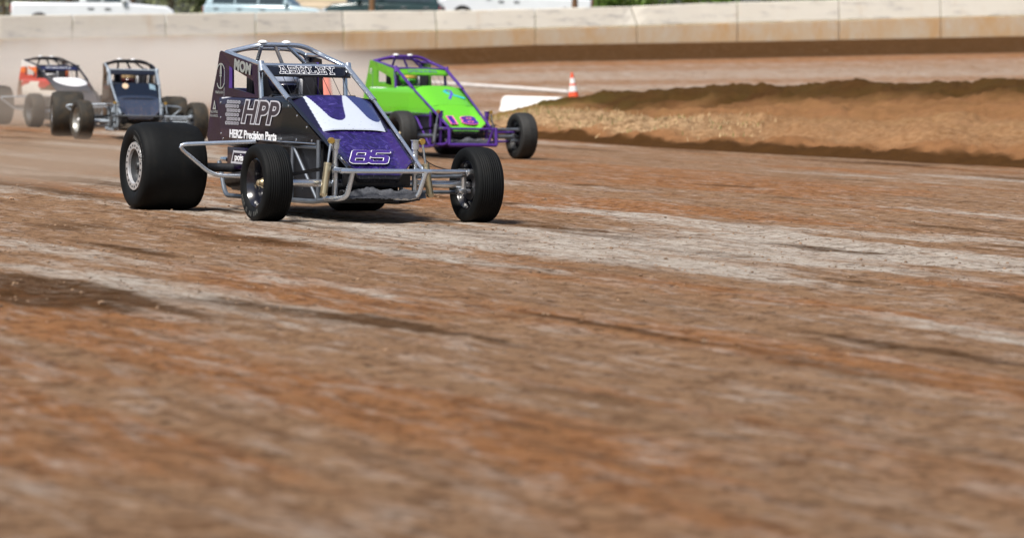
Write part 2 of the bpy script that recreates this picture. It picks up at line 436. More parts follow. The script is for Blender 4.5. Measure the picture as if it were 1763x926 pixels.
# dry grass on the mound
gb = MB()
for k in range(1900):
    u = r_.uniform(800, 1330) if k % 4 else r_.uniform(800, 1050); i = int((u - 770)/(2200 - 770)*299); j = int(r_.triangular(6, 40, 26)); p = rows[i][j]
    if mnoise.noise(Vector((p.x*1.2, p.y*.8, 3))) < -.15: continue
    h = r_.uniform(.04, .12); a = r_.uniform(0, 6.28); d = Vector((math.cos(a), math.sin(a), 0))*.012; l = Vector((r_.gauss(0, .04), r_.gauss(0, .04), h))
    q = p + Vector((r_.uniform(-.15, .15), r_.uniform(-.15, .15), -.01))
    gb.mat(0 if r_.random() < .8 else 1).add([q - d, q + d, q + l], [(0, 1, 2)])
tag(gb.build("dry_grass", [mat("straw_grass", (.46, .33, .18), .9, 0, .3, 3), mat("green_grass", (.13, .16, .04), .9, 0, .3, 3)], smooth=False), "dry straw coloured grass on the infield mound", kind="stuff")

# ---------------------------------------------------------------- concrete wall, slab by slab
m, nt, b = new_mat("whitewashed_concrete")
v = obj_vec(nt); n1 = noise_out(nt, .9, 8, .7, v); n2 = noise_out(nt, 2.2, 8, .75, obj_vec(nt, (.30, .5, 1.9)))
c0 = mixc(nt, n1, (.70, .655, .55), (.82, .79, .70)); c0 = mixc(nt, ramp(nt, n2, [(.53, 0), (.66, .72)]), c0, (.36, .345, .33)); c0 = mixc(nt, ramp(nt, noise_out(nt, 1.3, 6, .7, obj_vec(nt, (1, 1, .4))), [(.58, 0), (.75, .45)]), c0, (.58, .42, .26))
nt.links.new(c0, b.inputs["Base Color"]); b.inputs["Roughness"].default_value = .85; bump(nt, b, n2, .25, .03); wall_white = m
m, nt, b = new_mat("clay_stained_concrete")
v = obj_vec(nt, (1, 1, .5)); n1 = noise_out(nt, 1.1, 8, .7, v); n2 = noise_out(nt, 2.4, 8, .7, v)
c0 = mixc(nt, ramp(nt, n1, [(.35, 0), (.62, 1)]), (.60, .38, .19), (.62, .51, .37)); c0 = mixc(nt, ramp(nt, n2, [(.55, 0), (.75, .8)]), c0, (.64, .58, .50))
nt.links.new(c0, b.inputs["Base Color"]); b.inputs["Roughness"].default_value = .9; bump(nt, b, n2, .25, .03); wall_clay = m
crack_m = mat("joint_dirt", (.13, .075, .035), .95)
wall = empty("concrete_wall", (wall_base[7].x, wall_base[7].y, wall_base[7].z)); tag(wall, "long whitewashed concrete wall with clay stained lower course round the far turn", "wall")
W0 = wall.location.copy()
def wpt(u, v, u2=None): return at(u if u2 is None else u2, v, W_D(u)) - W0
for a, c in zip(WALL_U[:-1], WALL_U[1:]):
    ga, gc = a + .7, c - .7
    sh = lambda u: -11.0 if u in (1097,) else (-3 if u in (592, 752) else 0)
    def slab_mesh(name, vt_, vb_, lean_top, proud, mt, skew):
        n = 9; front = []
        for i in range(n):
            t = i/(n-1); u = lerp(ga, gc, t); k = lerp(sh(a), sh(c), t) if skew else 0
            if skew: k = sh(a)*max(0, 1 - t*6) + sh(c)*max(0, 1 - (1 - t)*6)
            jt = 1.0*mnoise.noise(Vector((u*.02, 1, 5)))
            front.append((wpt(u, vt_(u) + .6*jt, u + k) + Vector((0, lean_top - proud, 0)), wpt(u, vb_(u) + 1.2*mnoise.noise(Vector((u*.035, 3, 1)))) + Vector((0, -proud, 0))))
        bk = Vector((0, .32 + proud, 0)); rows = [[f[1] for f in front], [lerp(f[1], f[0], .5) + Vector((0, -.0, 0)) for f in front], [f[0] for f in front], [f[0] + bk - Vector((0, lean_top, 0)) for f in front], [f[1] + bk for f in front]]
        mbx = MB().sheet(rows)
        for idx in (0, n-1): mbx.face([r*n + idx for r in range(5)])
        mbx.sheet([rows[4], rows[0]])
        bm_o = mbx.build(name, mt, wall, bevel=.025, smooth=False); return bm_o
    slab_mesh("wall_slab", W_top, W_mid, .10, .0, wall_white, True)
    slab_mesh("wall_footing", lambda u: W_mid(u) + 1.0, lambda u: W_bas(u) + 8, .0, .03, wall_clay, False)

# ---------------------------------------------------------------- sprint cars
def I4(p): return Matrix.Translation(Vector(p))

def tyre_profile(w, Ro, rr, grooves=0, shoulder=.9):
    h = w/2
    side = [(h*.74, rr), (h*.90, rr + .10*(Ro-rr)), (h*1.0, rr + .42*(Ro-rr)), (h*.985, rr + .70*(Ro-rr)), (h*.94, rr + .86*(Ro-rr)),
            (h*(shoulder-.02), Ro - .055*(Ro-rr) - .004), (h*(shoulder-.13), Ro - .006)]
    tread = []
    if grooves:
        span = h*(shoulder - .18)*2
        for i in range(grooves):
            y = span/2 - span*(i + .5)/grooves
            c = Ro + .002 - .006*(2*y/span)**2
            tread += [(y + .006, c), (y + .0035, c - .004), (y - .0035, c - .004), (y - .006, c)]
    else:
        for k in range(7):
            y = h*(shoulder - .2)*(1 - k/3); tread.append((y, Ro + .004 - .008*(y/h)**2))
    return side + tread + [(-y, r) for y, r in side[::-1]]

def make_wheel(parent, c, Ro, w, side, kind, M, steer=0.0, rr=.19):
    m = I4(c) @ Matrix.Rotation(R(steer), 4, 'Z') @ Matrix.Diagonal((1, side, 1, 1))
    yo = w*(.37 if kind == 'front' else .435)
    b = MB()
    b.lathe([(yo + .004, rr + .014), (yo + .008, rr + .004), (yo - .012, rr - .008), (yo*.4, rr - .03), (-yo*.4, rr - .03), (-yo + .012, rr - .008), (-yo - .008, rr + .004), (-yo - .004, rr + .014)], m)
    if kind == 'front':
        b.lathe([(-.005, rr - .03), (-.012, rr*.72), (.0, rr*.5), (-.004, .05), (-.004, .0)], m, 40)
        b.lathe([(-.018, rr - .03), (-.024, rr*.72), (-.012, rr*.5), (-.016, .05), (-.016, .0)], m, 40)
    else:
        b.lathe([(-.03, rr - .03), (-.04, rr*.5), (-.02, .06), (-.02, 0)], m, 40)
    wh = b.build("wheel", M['rim'], parent)
    t = MB().lathe(tyre_profile(w, Ro, rr + .012, 9 if kind == 'front' else 0, .9 if kind == 'front' else .84), m, 96)
    tk = t.mat(1); r_in, r_out = (.235, .272) if kind == 'front' else (.245, .315)
    y_in, y_out = (.985, 1.0) if kind == 'front' else (.995, .985)
    for k in range(12):
        if random.random() < .2: continue
        a = R((62 if kind == 'front' else -78) + (88 if kind == 'front' else 62)*k/11); a2 = a + R(random.uniform(1.5, 4.5))
        for aa, r0, r1 in ((a, r_in, r_out), (a2, r_in, r_out), (a, r_in, r_in + .003))[:2 + k % 2]:
            d0 = Vector((math.cos(aa), 0, -math.sin(aa))); tn_ = Vector((math.sin(aa), 0, math.cos(aa)))*.0035
            tk.add([m @ (d0*r_ + tn_*s_ + Vector((0, w/2*yy + .0012, 0))) for r_, s_, yy in ((r0, -1, y_in), (r0, 1, y_in), (r1, 1, y_out), (r1, -1, y_out))], [(0, 1, 2, 3)])
    ty = t.build("tyre", [M['tyre'], M['chalk']], wh, angle=60)
    if kind == 'rear':
        bl = MB()
        bl.lathe([(yo - .01, rr - .045), (yo + .012, rr - .042), (yo + .016, rr - .038), (yo + .016, rr + .016), (yo + .004, rr + .02)], m, 64)
        bo = bl.mat(1)
        for k in range(20):
            a = 2*math.pi*(k + .5)/20; rc = rr - .012
            bo.lathe([(.0, .0095), (.005, .0095), (.006, .004), (.006, 0)], m @ I4((rc*math.cos(a), yo + .0145, rc*math.sin(a))), 8)
        bl.build("beadlock_ring", [M['ring'], M['black']], wh)
        mc = MB().lathe([(yo - .008, rr - .044), (yo - .03, rr*.55), (yo - .024, .045), (yo - .004, .035), (yo - .002, 0)], m, 40)
        mc.build("mud_cover", M['cover'], wh)
    else:
        hb = MB().lathe([(.0, .045), (.035, .042), (.05, .03), (.075, .026), (.082, .018), (.084, 0)], m, 20)
        hb.build("hub", M['hub'], wh)
        if side > 0:
            rt = MB().lathe([(-.05, .05), (-.05, .125), (-.062, .125), (-.062, .05)], m, 36, closed=True)
            rt.build("brake_disc", M['steel'], wh)
            ca = MB().box((-.05, -.09, .07), (.05, -.035, .15), .008, m @ Matrix.Rotation(R(-60), 4, 'Y'))
            ca.build("brake_caliper", M['bright'], wh)
    return wh

TZ = lambda x: .985 - .45*(x - .18)          # hood edge tube height
TY = lambda x: .39 - (x - .18)*.058          # hood edge tube half width

def hood_z(x, y, nose, step=0.0):
    ye = TY(x) - .022; a = abs(y)/ye
    if not nose:
        return .992 - .497*(x - .18) + .026 - .060*a**4 + .045*(x - .18)*a**4
    zc = .728 + step*max(0, 1 - (x - .70)/.4) - .565*(x - .685) + .012*(1 - a*a) - .03*sstep(.9, 1.25, x)
    p = 1 - sstep(.58, 1.0, a)
    return TZ(x) - .012 + p*(zc - TZ(x) + .012)

def plate(outer, holes, fn):
    bm = bmesh.new()
    for loop in [outer] + holes:
        vs = [bm.verts.new((p[0], p[1], 0)) for p in loop]
        for i in range(len(vs)): bm.edges.new((vs[i], vs[(i+1) % len(vs)]))
    bmesh.ops.triangle_fill(bm, use_beauty=True, edges=bm.edges[:])
    b = MB()
    bm.verts.index_update()
    b.add([fn(v.co.x, v.co.y) for v in bm.verts], [[v.index for v in f.verts] for f in bm.faces]); bm.free()
    return b

def side_y(x, z, s):
    prof = [(1.0, .383), (.985, .398), (.965, .410), (.92, .418), (.70, .424), (.63, .42), (.60, .408)]
    zs = [p[0] for p in prof][::-1]; ys = [p[1] for p in prof][::-1]
    y = float(np.interp(z, zs, ys))
    return s*(y - max(0, x - .1)*.060)

def sprint_car(S):
    M = S['M']
    root = empty("sprint_car", (S['loc'][0], S['loc'][1], 0), R(S['deg'] - 90))
    tag(root, S['label'], "race car", "sprint cars racing on the dirt track")
    # ---- chassis tubes
    c = MB()
    for s in (-1, 1):
        c.tube([(-1.70, s*.30, .40), (-1.42, s*.34, .115), (-.5, s*.36, .13), (.75, s*.37, .15), (1.16, s*.36, .195)], .021, bend=.09)
        c.tube([(-1.62, s*.33, .62), (-.5, s*.37, .60), (.80, s*.37, .60)], .019)
        c.tube([(.83, s*.375, .66), (.83, s*.372, .16)], .019)
        c.tube([(.25, s*.375, .61), (.80, s*.37, .17)], .014)
        c.tube([(.25, s*.375, .16), (.25, s*.375, .61)], .016)
        c.tube([(-.55, s*.37, .14), (-.55, s*.37, .60)], .018)
        c.tube([(-1.62, s*.33, .62), (-1.32, s*.385, 1.36)], .019)
    c.tube([(.83, -.37, .16), (.83, .37, .16)], .018)
    ch = c.build("chassis_frame", M['tube'], root)
    # ---- roll cage
    g = MB()
    hl = MB()
    hl.tube([(-1.32, -.385, 1.372), (-1.0, -.20, 1.445), (-1.0, .20, 1.445), (-.96, .365, 1.362), (-.45, .39, 1.268)], .022, bend=.10)
    hl.tube([(-1.34, -.385, .62), (-1.33, -.385, 1.36), (-1.31, -.2, 1.415), (-1.31, .2, 1.415), (-1.33, .385, 1.36), (-1.34, .385, .62)], .021, bend=.09)
    hl.tube([(-1.0, -.19, 1.43), (-1.36, -.19, .95)], .017)
    hl.tube([(-1.0, -.06, 1.43), (-1.02, .12, 1.05)], .017)
    hl.tube([(-1.0, .06, 1.43), (-1.02, .36, 1.18)], .017)
    hl.build("roof_halo", M.get('halo', M['cage']), root)
    for s in (-1, 1):
        q = MB().tube([(.185, s*.389, .982), (1.36, s*TY(1.36), TZ(1.36))], .015 if s > 0 else .017)
        q.build("hood_rail", M['cage'] if s > 0 else M.get('rail', M['cage']), root)
    g.tube([(-1.33, -.388, 1.372), (-.45, -.39, 1.268)], .021)
    g.tube([(-1.31, .37, 1.365), (-.96, .365, 1.362)], .02)
    g.tube([(-.45, -.39, 1.268), (-.45, .39, 1.268)], .019)
    for s in (-1, 1):
        g.tube([(-.45, s*.39, 1.268), (.18, s*.39, .985)], .023)
        g.tube([(-.50, s*.392, 1.262), (-.46, s*.39, .98)], .021)
    g.tube([(-1.33, -.385, 1.0), (-1.33, .385, 1.0)], .018)
    cg = g.build("roll_cage", M['cage'], root)
    for y in (-.17, .05):
        q = MB().lathe([(0, .045), (.012, .04), (.022, .022), (.024, 0)], I4((-1.02, y, 1.462)) @ Matrix.Rotation(R(90), 4, 'X'), 16)
        q.build("cage_cap", M['white'], cg)
    # ---- visor and rock screen
    v = MB()
    rows = [[Vector((-.475 + .03*k + .02*(1 - (2*j/16 - 1)**2), -.40 + .80*j/16, 1.282 - .037*k)) for j in range(17)] for k in range(4)]
    v.sheet(rows); vis = v.build("visor", M['visor'], root, solid=.008)
    for s in (-1, 1):
        q = MB().tube([(-.46, s*.402, 1.296), (-.425, s*.40, 1.215)], .028, 12)
        q.build("visor_bracket", M['cage'], vis)
    if S.get('visor_text'):
        S['visor_text'](vis)
    sc_ = MB()
    for y in np.linspace(-.30, .34, 8): sc_.tube([(-.42, y, 1.17), (-.20, y, 1.0)], .003, 6)
    sc_.build("rock_screen", M['black'], root)
    # ---- side and sail panels
    for s in (-1, 1):
        hole = [(-1.11, 1.061), (-.585, 1.013), (-.62, 1.128), (-1.12, 1.233)]
        if s < 0:
            out = [(-1.40, 1.385), (-1.43, 1.37), (-1.53, 1.19), (-1.62, 1.01), (-1.745, .627), (-1.70, .575), (-1.30, .58), (-1.30, .985), (-.45, .985), (-.475, 1.255), (-.9, 1.318)]
            p = plate(out, [hole], lambda x, z: (x, -.394 - .012*(z > 1.3), z))
        else:
            out = [(-1.43, 1.37), (-1.62, 1.01), (-1.745, .627), (-1.30, .58), (-1.30, .985), (-1.0, .985), (-1.06, 1.33)]
            p = plate(out, [], lambda x, z: (x, .394, z))

        sail = p.build("sail_panel", M['sail'], root, smooth=False, solid=.010 if s > 0 else -.010)
        if s < 0:
            edge = MB().slab([(-1.205, -.4075, 1.06), (-1.13, -.4075, 1.06), (-1.135, -.4075, 1.232), (-1.205, -.4075, 1.25)], (0, .002, 0))
            edge.build("window_edge_strip", M.get('strip', M['sail']), sail, smooth=False)
        if s < 0 and S.get('sail_marks'): S['sail_marks'](sail)
        b = MB(); cols = []; rows = []
        zs = list(np.linspace(1.0, .955, 8)) + list(np.linspace(.94, .60, 44))
        for z in zs:
            xr = lerp(-1.44, -1.33, (1.0 - z)/.4); xf = min(.18 + (.985 - z)/.45 - .015, .86)
            row = []
            for j in range(110):
                x = lerp(xr, xf, j/109); row.append(Vector((x, side_y(x, z, s), z))); cols.append(S['side_paint'](x, z))
            rows.append(row)
        b.sheet(rows)
        sp = b.build("side_panel", M['side'], root, colors=cols)
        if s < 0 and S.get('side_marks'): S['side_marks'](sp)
    b = MB().tube([(-.30, -.428, .628), (.80, -.392, .628)], .007, 6)
    b.build("panel_trim", M['bright'], root)
    lp = MB().box((-1.17, -.425, .36), (-.52, -.415, .55), .004)
    lpo = lp.build("lower_panel", M['sail'], root)
    if S.get('lower_marks'): S['lower_marks'](lpo)
    tk = MB()
    bm = bmesh.new(); bmesh.ops.create_cube(bm, size=1)
    for q in bm.verts: q.co = Vector((-1.55 + q.co.x*.34 - q.co.z*.1, q.co.y*.62, .80 + q.co.z*.52))
    bmesh.ops.bevel(bm, geom=bm.edges[:], offset=.09, segments=4, profile=.5, affect='EDGES'); tk.frombm(bm)
    tk.build("tail_tank", M['sail'], root)
    # ---- hood, nose, cowl
    for nose in (False, True):
        b = MB(); rows, cols = [], []
        xs = np.linspace(.165, .70, 110) if not nose else np.linspace(.66 if S.get('lip', True) else .70, 1.22, 110)
        for x in xs:
            ye = TY(x) - .022; row = []
            for j in range(121):
                y = lerp(-ye, ye, j/120)
                row.append(Vector((x, y, hood_z(x, y, nose, 0.0 if S.get('lip', True) else .024)))); cols.append(S['hood_paint'](x, y, nose))
            rows.append(row)
        if not nose and S.get('lip', True):     # rolled front lip of the upper hood
            last = rows[-1]
            rows.append([p + Vector((.006, 0, -.012)) for p in last]); cols += [S['hood_paint'](.69, p.y, False) for p in last]
        else:
            last = rows[-1]
            for dx, dz in ((.012, -.02), (.012, -.05), (-.02, -.085)):
                rows.append([p + Vector((dx, 0, dz*(.3 + .7*float(1 - sstep(.5, .9, abs(p.y)/.3))))) for p in last]); cols += [(.008, .008, .012, 0)]*len(last)
        b.sheet(rows)
        o = b.build("nose_panel" if nose else "hood", M['hood'], root, colors=cols)
        if nose and S.get('nose_marks'): S['nose_marks'](o)
        if not nose and S.get('hood_marks'): S['hood_marks'](o)
    b = MB(); rows = []
    for x in np.linspace(-.22, .175, 10):
        rows.append([Vector((x, y, 1.008 - .03*(x + .22) - .012*(abs(y)/.38)**4 - .02*(1 if x < -.215 else 0))) for y in np.linspace(-.383, .383, 24)])
    b.sheet(rows); b.build("cowl", M['cowl'], root, solid=.012)
    ds = MB().tube([(-.235, -.385, 1.012), (-.235, .385, 1.012)], .012, 8); ds.build("cowl_edge", M['black'], root)
    # ---- cockpit
    st = MB(); rows = []
    for z in np.linspace(.42, 1.22, 14):
        w = .21 if z < 1.0 else .20
        rows.append([Vector((-1.16 + .13*math.cos(a)*-1 + .0*z + (.10 if abs(k - 8) > 6 else 0), w*1.15*math.sin(a), z)) for k, a in enumerate(np.linspace(-1.5, 1.5, 17))])
    st.sheet(rows); st.build("seat", M['seat'], root, solid=.03)
    wing = MB().box((-1.10, .22, .98), (-.78, .26, 1.30), .02); wing.build("headrest_wing", M['seat'], root)
    wing = MB().box((-1.10, .262, 1.00), (-.80, .275, 1.30), .004); wing.build("headrest_pad", M['strip'], root)
    wing = MB().box((-.86, .085, .96), (-.80, .13, 1.155), .015); wing.build("headrest_post", M['white'], root)
    sw = MB()
    sw.tube([(-.42 + .06*math.sin(a), .17*math.cos(a), .87 + .12*math.sin(a)) for a in np.linspace(0, 2*math.pi, 33)], .012, 8, cap=False)
    sw.tube([(-.42, -.165, .87), (-.40, 0, .87), (-.42, .165, .87)], .011, 8)
    sw.tube([(-.40, 0, .87), (-.05, 0, .86)], .016, 8)
    sw.build("steering_wheel", M['black'], root)
    # ---- engine and running gear
    e = MB().box((.05, -.24, .22), (.66, .24, .60), .03); e.box((.10, -.30, .46), (.60, -.16, .64), .02); e.box((.10, .16, .46), (.60, .30, .64), .02)
    e.build("engine", M['engine'], root)
    fw = MB().box((-1.25, -.36, .17), (-.1, .36, .55), .02); fw.build("floor_tub", M['black'], root)
    for s in (-1, 1):
        ep = MB().slab([(-.50, s*.335, .15), (.84, s*.335, .17), (.84, s*.335, .63), (-.50, s*.335, .60)], (0, s*.006, 0))
        for x, z in ((-.4, .5), (0, .52), (.4, .53), (.75, .55), (-.4, .22), (0, .23), (.4, .24), (.75, .25)): ep.lathe([(0, .012), (.004, .010), (.005, 0)], I4((x, s*.342, z)) @ Matrix.Diagonal((1, s, 1, 1)), 8)
        ep.build("engine_panel", M['black'], root, smooth=False)
    h = MB().tube([(-.58, -.43, .30), (-1.05, -.43, .26)], .065, 16); h.build("exhaust_muffler", M['header'], root)
    bp = MB().box((.45, -.33, .185), (1.33, .33, .20), .005); bp.box((1.16, -.30, .30), (1.19, .30, .42), .004)
    bp.build("belly_pan", M['black'], root)
    # clay packed on the front pan
    mud = MB(); rows = []
    for i in range(26):
        t = i/25; ph = math.pi*t
        rows.append([Vector((1.30 - .12*math.cos(ph), y, .204 + .055*math.sin(ph)*(1.1 + 1.0*mnoise.noise(Vector((i*.25, y*9, S['deg'])))) + .012*mnoise.noise(Vector((i*.9, y*40, 3))))) for y in np.linspace(-.34, .345, 70)])
    mud.sheet(rows); mud.build("packed_mud", M['mud'], root)
    # axles
    ws = S['wheels']
    (rfx, rfy), (lfx, lfy), (rrx, rry), (lrx, lry) = ws
    a = MB().tube([(rfx + .01, rfy + .10, .315), (lfx - .01, lfy - .10, .315)], .031, 14); a.build("front_axle", M['bright'], root)
    a = MB().tube([(rrx, rry + .1, .375), (lrx, lry - .1, .355)], .04, 14); a.lathe([(-.16, .05), (-.1, .15), (.1, .15), (.16, .05)], I4((-1.05, -.05, .36)), 24); a.build("rear_axle", M['engine'], root)
    a = MB().tube([(1.30, -.44, .425), (1.30, lfy - .17, .425)], .019, 12); a.tube([(1.30, lfy - .185, .425), (1.19, lfy - .10, .42)], .014, 8)
    a.build("tie_rod", M['bright'], root)
    a = MB().tube([(1.20, .36, .375), (1.17, lfy - .12, .385)], .014, 10); a.build("radius_rod", M['tube'], root)
    for s, ax, ay in ((-1, rfx, rfy), (1, lfx, lfy)):
        yy = ay - s*.12
        a = MB().tube([(ax - .02, yy - s*.05, .39), (-.02, s*.43, .36)], .016, 10); a.build("radius_rod", M['bright'], root)
        a = MB().tube([(ax - .02, yy - s*.05, .25), (.05, s*.42, .21)], .016, 10); a.build("radius_rod", M['tube'], root)
        k = MB().tube([(ax, yy, .235), (ax, yy, .435)], .03, 12); k.box((ax - .05, yy - .035, .40), (ax + .16, yy + .035, .445), .008)
        k.box((ax - .04, yy - .06, .245), (ax + .05, yy + .05, .28), .008)
        k.tube([(ax, yy, .315), (ax, ay, .315)], .028, 12); k.build("spindle", M['bright'], root)
        # torsion arm and shock
        ty = s*.355
        tw = MB().tube([(1.15, ty, .60), (1.15, ty, .672)], .033, 14); tw.lathe([(0, .042), (.006, .042), (.006, 0)], I4((1.15, ty, .672)) @ Matrix.Rotation(R(90), 4, 'X'), 16)
        tw.tube([(1.15, ty, .20), (1.15, ty, .60)], .024, 12); tw.build("shock_tower", M['cage'], root)
        ta = MB(); ta.slab([(1.12, s*.40, .455), (1.10, s*.40, .425), (ax - .04, yy - s*.10, .365), (ax - .02, yy - s*.10, .395)], (.0, s*.018, 0)); ta.tube([(1.11, s*.33, .44), (1.11, s*.425, .44)], .03, 12)
        ta.build("torsion_arm", M['black'], root)
        top, bot = Vector((1.17, s*.405, .668)), Vector((1.20, s*.475, .232))
        d = bot - top
        sh = MB().tube([top + d*.44, bot], .030, 14); sh.tube([top + d*.42, top + d*.46], .033, 14); sh.tube([bot + Vector((-.02, 0, 0)), bot + Vector((.02, 0, 0))], .026, 12)
        sho = sh.build("shock", M['gold'], root)
        q = MB().tube([top, top + d*.44], .010, 10); q.build("shock_shaft", M['bright'], sho)
        q = MB().tube([top + Vector((-.018, 0, 0)), top + Vector((.018, 0, 0))], .024, 12); q.tube([top, top + d*.06], .016, 10); q.build("rod_end", M['brass'], sho)
    w_ = MB().tube([(1.17, .36, .60), (1.16, .45, .50), (1.15, .60, .44), (1.14, lfy - .1, .43)], .0045, 6, bend=.1); w_.build("brake_hose", M['black'], root)
    # bumper
    bu = MB()
    bu.tube([(1.10, -.42, .195), (1.33, -.405, .195), (1.41, -.355, .215), (1.455, -.325, .43)], .021, 12, bend=.09)
    bu.tube([(1.30, .06, .205), (1.36, .23, .205), (1.41, .275, .225), (1.45, .325, .425)], .021, 12, bend=.10)
    bu.tube([(1.465, -.44, .425), (1.445, .37, .428)], .018, 12)
    bu.tube([(1.15, -.36, .43), (1.46, -.33, .43)], .019, 10); bu.tube([(1.15, .36, .43), (1.45, .34, .43)], .019, 10)
    bu.build("front_bumper", M['bumper'], root)
    if S.get('box_bumper'):
        q = MB().tube([(1.50, -.36, .20), (1.50, .36, .20)], .025, 12); q.tube([(1.50, -.36, .20), (1.47, -.36, .45)], .023, 12); q.tube([(1.50, .36, .20), (1.47, .36, .45)], .023, 12); q.build("bumper_bar", M['bumper'], root)
    for s in (-1, 1):
        if s > 0 and not S.get('left_nerf', True): continue
        yo = -1.10 if s < 0 else .86
        nb = MB().tube([(-.50, s*.42, .612), (-.62, yo*1.0, .575), (-.60, yo*.70, .315), (-.58, s*.40, .31)], .0185, 12, bend=.10)
        nb.build("nerf_bar", M['nerf'], root)
    rb = MB().tube([(-1.70, -.22, .42), (-1.95, -.20, .42), (-1.95, .20, .42), (-1.70, .22, .42)], .02, bend=.08); rb.build("rear_bumper", M['bumper'], root)
    # ---- wheels
    st_ = S.get('steer', 0)
    k_ = S.get('hscale', 1.0)
    if k_ != 1.0:
        for ch_ in [o for o in bpy.data.objects if o.parent is root]:
            ch_.scale.z = k_; ch_.location.z = .15*(1 - k_)
    fr_ = S.get('front_r', .315)
    make_wheel(root, (rfx, rfy, fr_ - .003), fr_, .245, -1, 'front', M, st_)
    make_wheel(root, (lfx, lfy, fr_ - .003), fr_, .245, 1, 'front', M, st_)
    rr_ = S.get('rear_r', .375)
    make_wheel(root, (rrx, rry, rr_ - .005), rr_, S.get('rear_w', .53), -1, 'rear', M)
    make_wheel(root, (lrx, lry, .345), .350, .42, 1, 'rear', M)
    return root

def car_to_world(S, p):
    m = Matrix.Translation((S['loc'][0], S['loc'][1], 0)) @ Matrix.Rotation(R(S['deg'] - 90), 4, 'Z')
    return m @ Vector(p)

def driver(S, suit, helmet, visor_m, label):
    root = empty("person", (S['loc'][0], S['loc'][1], -1.08*(1 - S.get('hscale', 1.0))), R(S['deg'] - 90))
    tag(root, label, "person", "drivers strapped in the sprint cars")
    V = [(-.95, -.02, .42), (-.98, -.02, .66), (-.98, -.02, .88), (-.93, -.02, 1.0), (-.90, -.02, 1.09)]
    Rr = [.16, .15, .16, .07, .065]
    E_ = [(0, 1), (1, 2), (2, 3), (3, 4)]
    for s in (-1, 1):
        n = len(V); wrist = n + 3
        V += [(-.98, -.02 + s*.19, .90), (-.80, -.02 + s*.25, .74), (-.56, s*.185, .86), (-.47, s*.17, .88)]
        Rr += [.075, .052, .04, .036]
        E_ += [(2, n), (n, n+1), (n+1, n+2), (n+2, n+3)]
        n = len(V)
        V += [(-.75, -.02 + s*.11, .44), (-.45, s*.15, .58), (-.05, s*.13, .42)]
        Rr += [.10, .075, .055]
        E_ += [(0, n), (n, n+1), (n+1, n+2)]
        for k in range(4):
            n = len(V); hx = s*.168
            V += [(-.44, hx + s*(.012 - .004*k), .905 - .022*k), (-.40, hx + s*.006, .908 - .022*k), (-.395, hx - s*.022, .906 - .022*k)]
            Rr += [.010, .009, .008]
            E_ += [(wrist, n), (n, n+1), (n+1, n+2)]
        n = len(V)
        V += [(-.45, s*.15, .905), (-.43, s*.135, .925)]; Rr += [.011, .009]; E_ += [(wrist, n), (n, n+1)]
    me = bpy.data.meshes.new("body"); me.from_pydata(V, E_, [])
    o = bpy.data.objects.new("body", me); col.objects.link(o); o.parent = root
    me.materials.append(suit)
    md = o.modifiers.new("skin", 'SKIN'); md.use_smooth_shade = True
    for sv, r in zip(me.skin_vertices[0].data, Rr): sv.radius = (r, r)
    me.skin_vertices[0].data[0].use_root = True
    md = o.modifiers.new("sub", 'SUBSURF'); md.levels = md.render_levels = 1
    hc = I4((-.875, -.03, 1.145))
    bm = bmesh.new(); bmesh.ops.create_uvsphere(bm, u_segments=32, v_segments=20, radius=1)
    for v in bm.verts:
        x, y, z = v.co
        v.co = Vector((x*.155 + (.02 if z < -.2 and x > 0 else 0), y*.128, z*.145))
    bmesh.ops.delete(bm, geom=[v for v in bm.verts if v.co.z < -.125], context='VERTS')
    h = MB().frombm(bm, hc).build("helmet", helmet, root)
    b = MB(); rows = []
    for z in np.linspace(-.025, .055, 6):
        rows.append([hc @ Vector((.160*math.cos(a)*math.sqrt(1 - (z/.15)**2), .133*math.sin(a)*math.sqrt(1 - (z/.15)**2), z)) for a in np.linspace(-1.15, 1.15, 20)])
    b.sheet(rows).build("helmet_visor", visor_m, h, solid=.004)
    return root

# ---------------------------------------------------------------- lettering helpers
GLYPH = {
 'A': [[(.1, 0), (.36, 1), (.44, 1), (.7, 0)], [(.2, .33), (.6, .33)], [(-.02, 0), (.24, 0)], [(.56, 0), (.82, 0)], [(.22, 1), (.5, 1)]],
 'S': [[(.70, .74), (.70, 1), (.10, 1), (.10, .53), (.70, .53), (.70, 0), (.10, 0), (.10, .26)]],
 'H': [[(.14, 0), (.14, 1)], [(.66, 0), (.66, 1)], [(.14, .5), (.66, .5)], [(0, 0), (.28, 0)], [(.52, 0), (.8, 0)], [(0, 1), (.28, 1)], [(.52, 1), (.8, 1)]],
 'L': [[(.2, 1), (.2, 0)], [(.04, 1), (.38, 1)], [(.04, 0), (.74, 0), (.74, .28)]],
 'E': [[(.2, 1), (.2, 0)], [(.04, 1), (.72, 1), (.72, .75)], [(.04, 0), (.74, 0), (.74, .27)], [(.2, .5), (.54, .5)]],
 'Y': [[(.12, 1), (.4, .48), (.68, 1)], [(.4, .5), (.4, 0)], [(0, 1), (.26, 1)], [(.54, 1), (.8, 1)], [(.24, 0), (.56, 0)]],
}
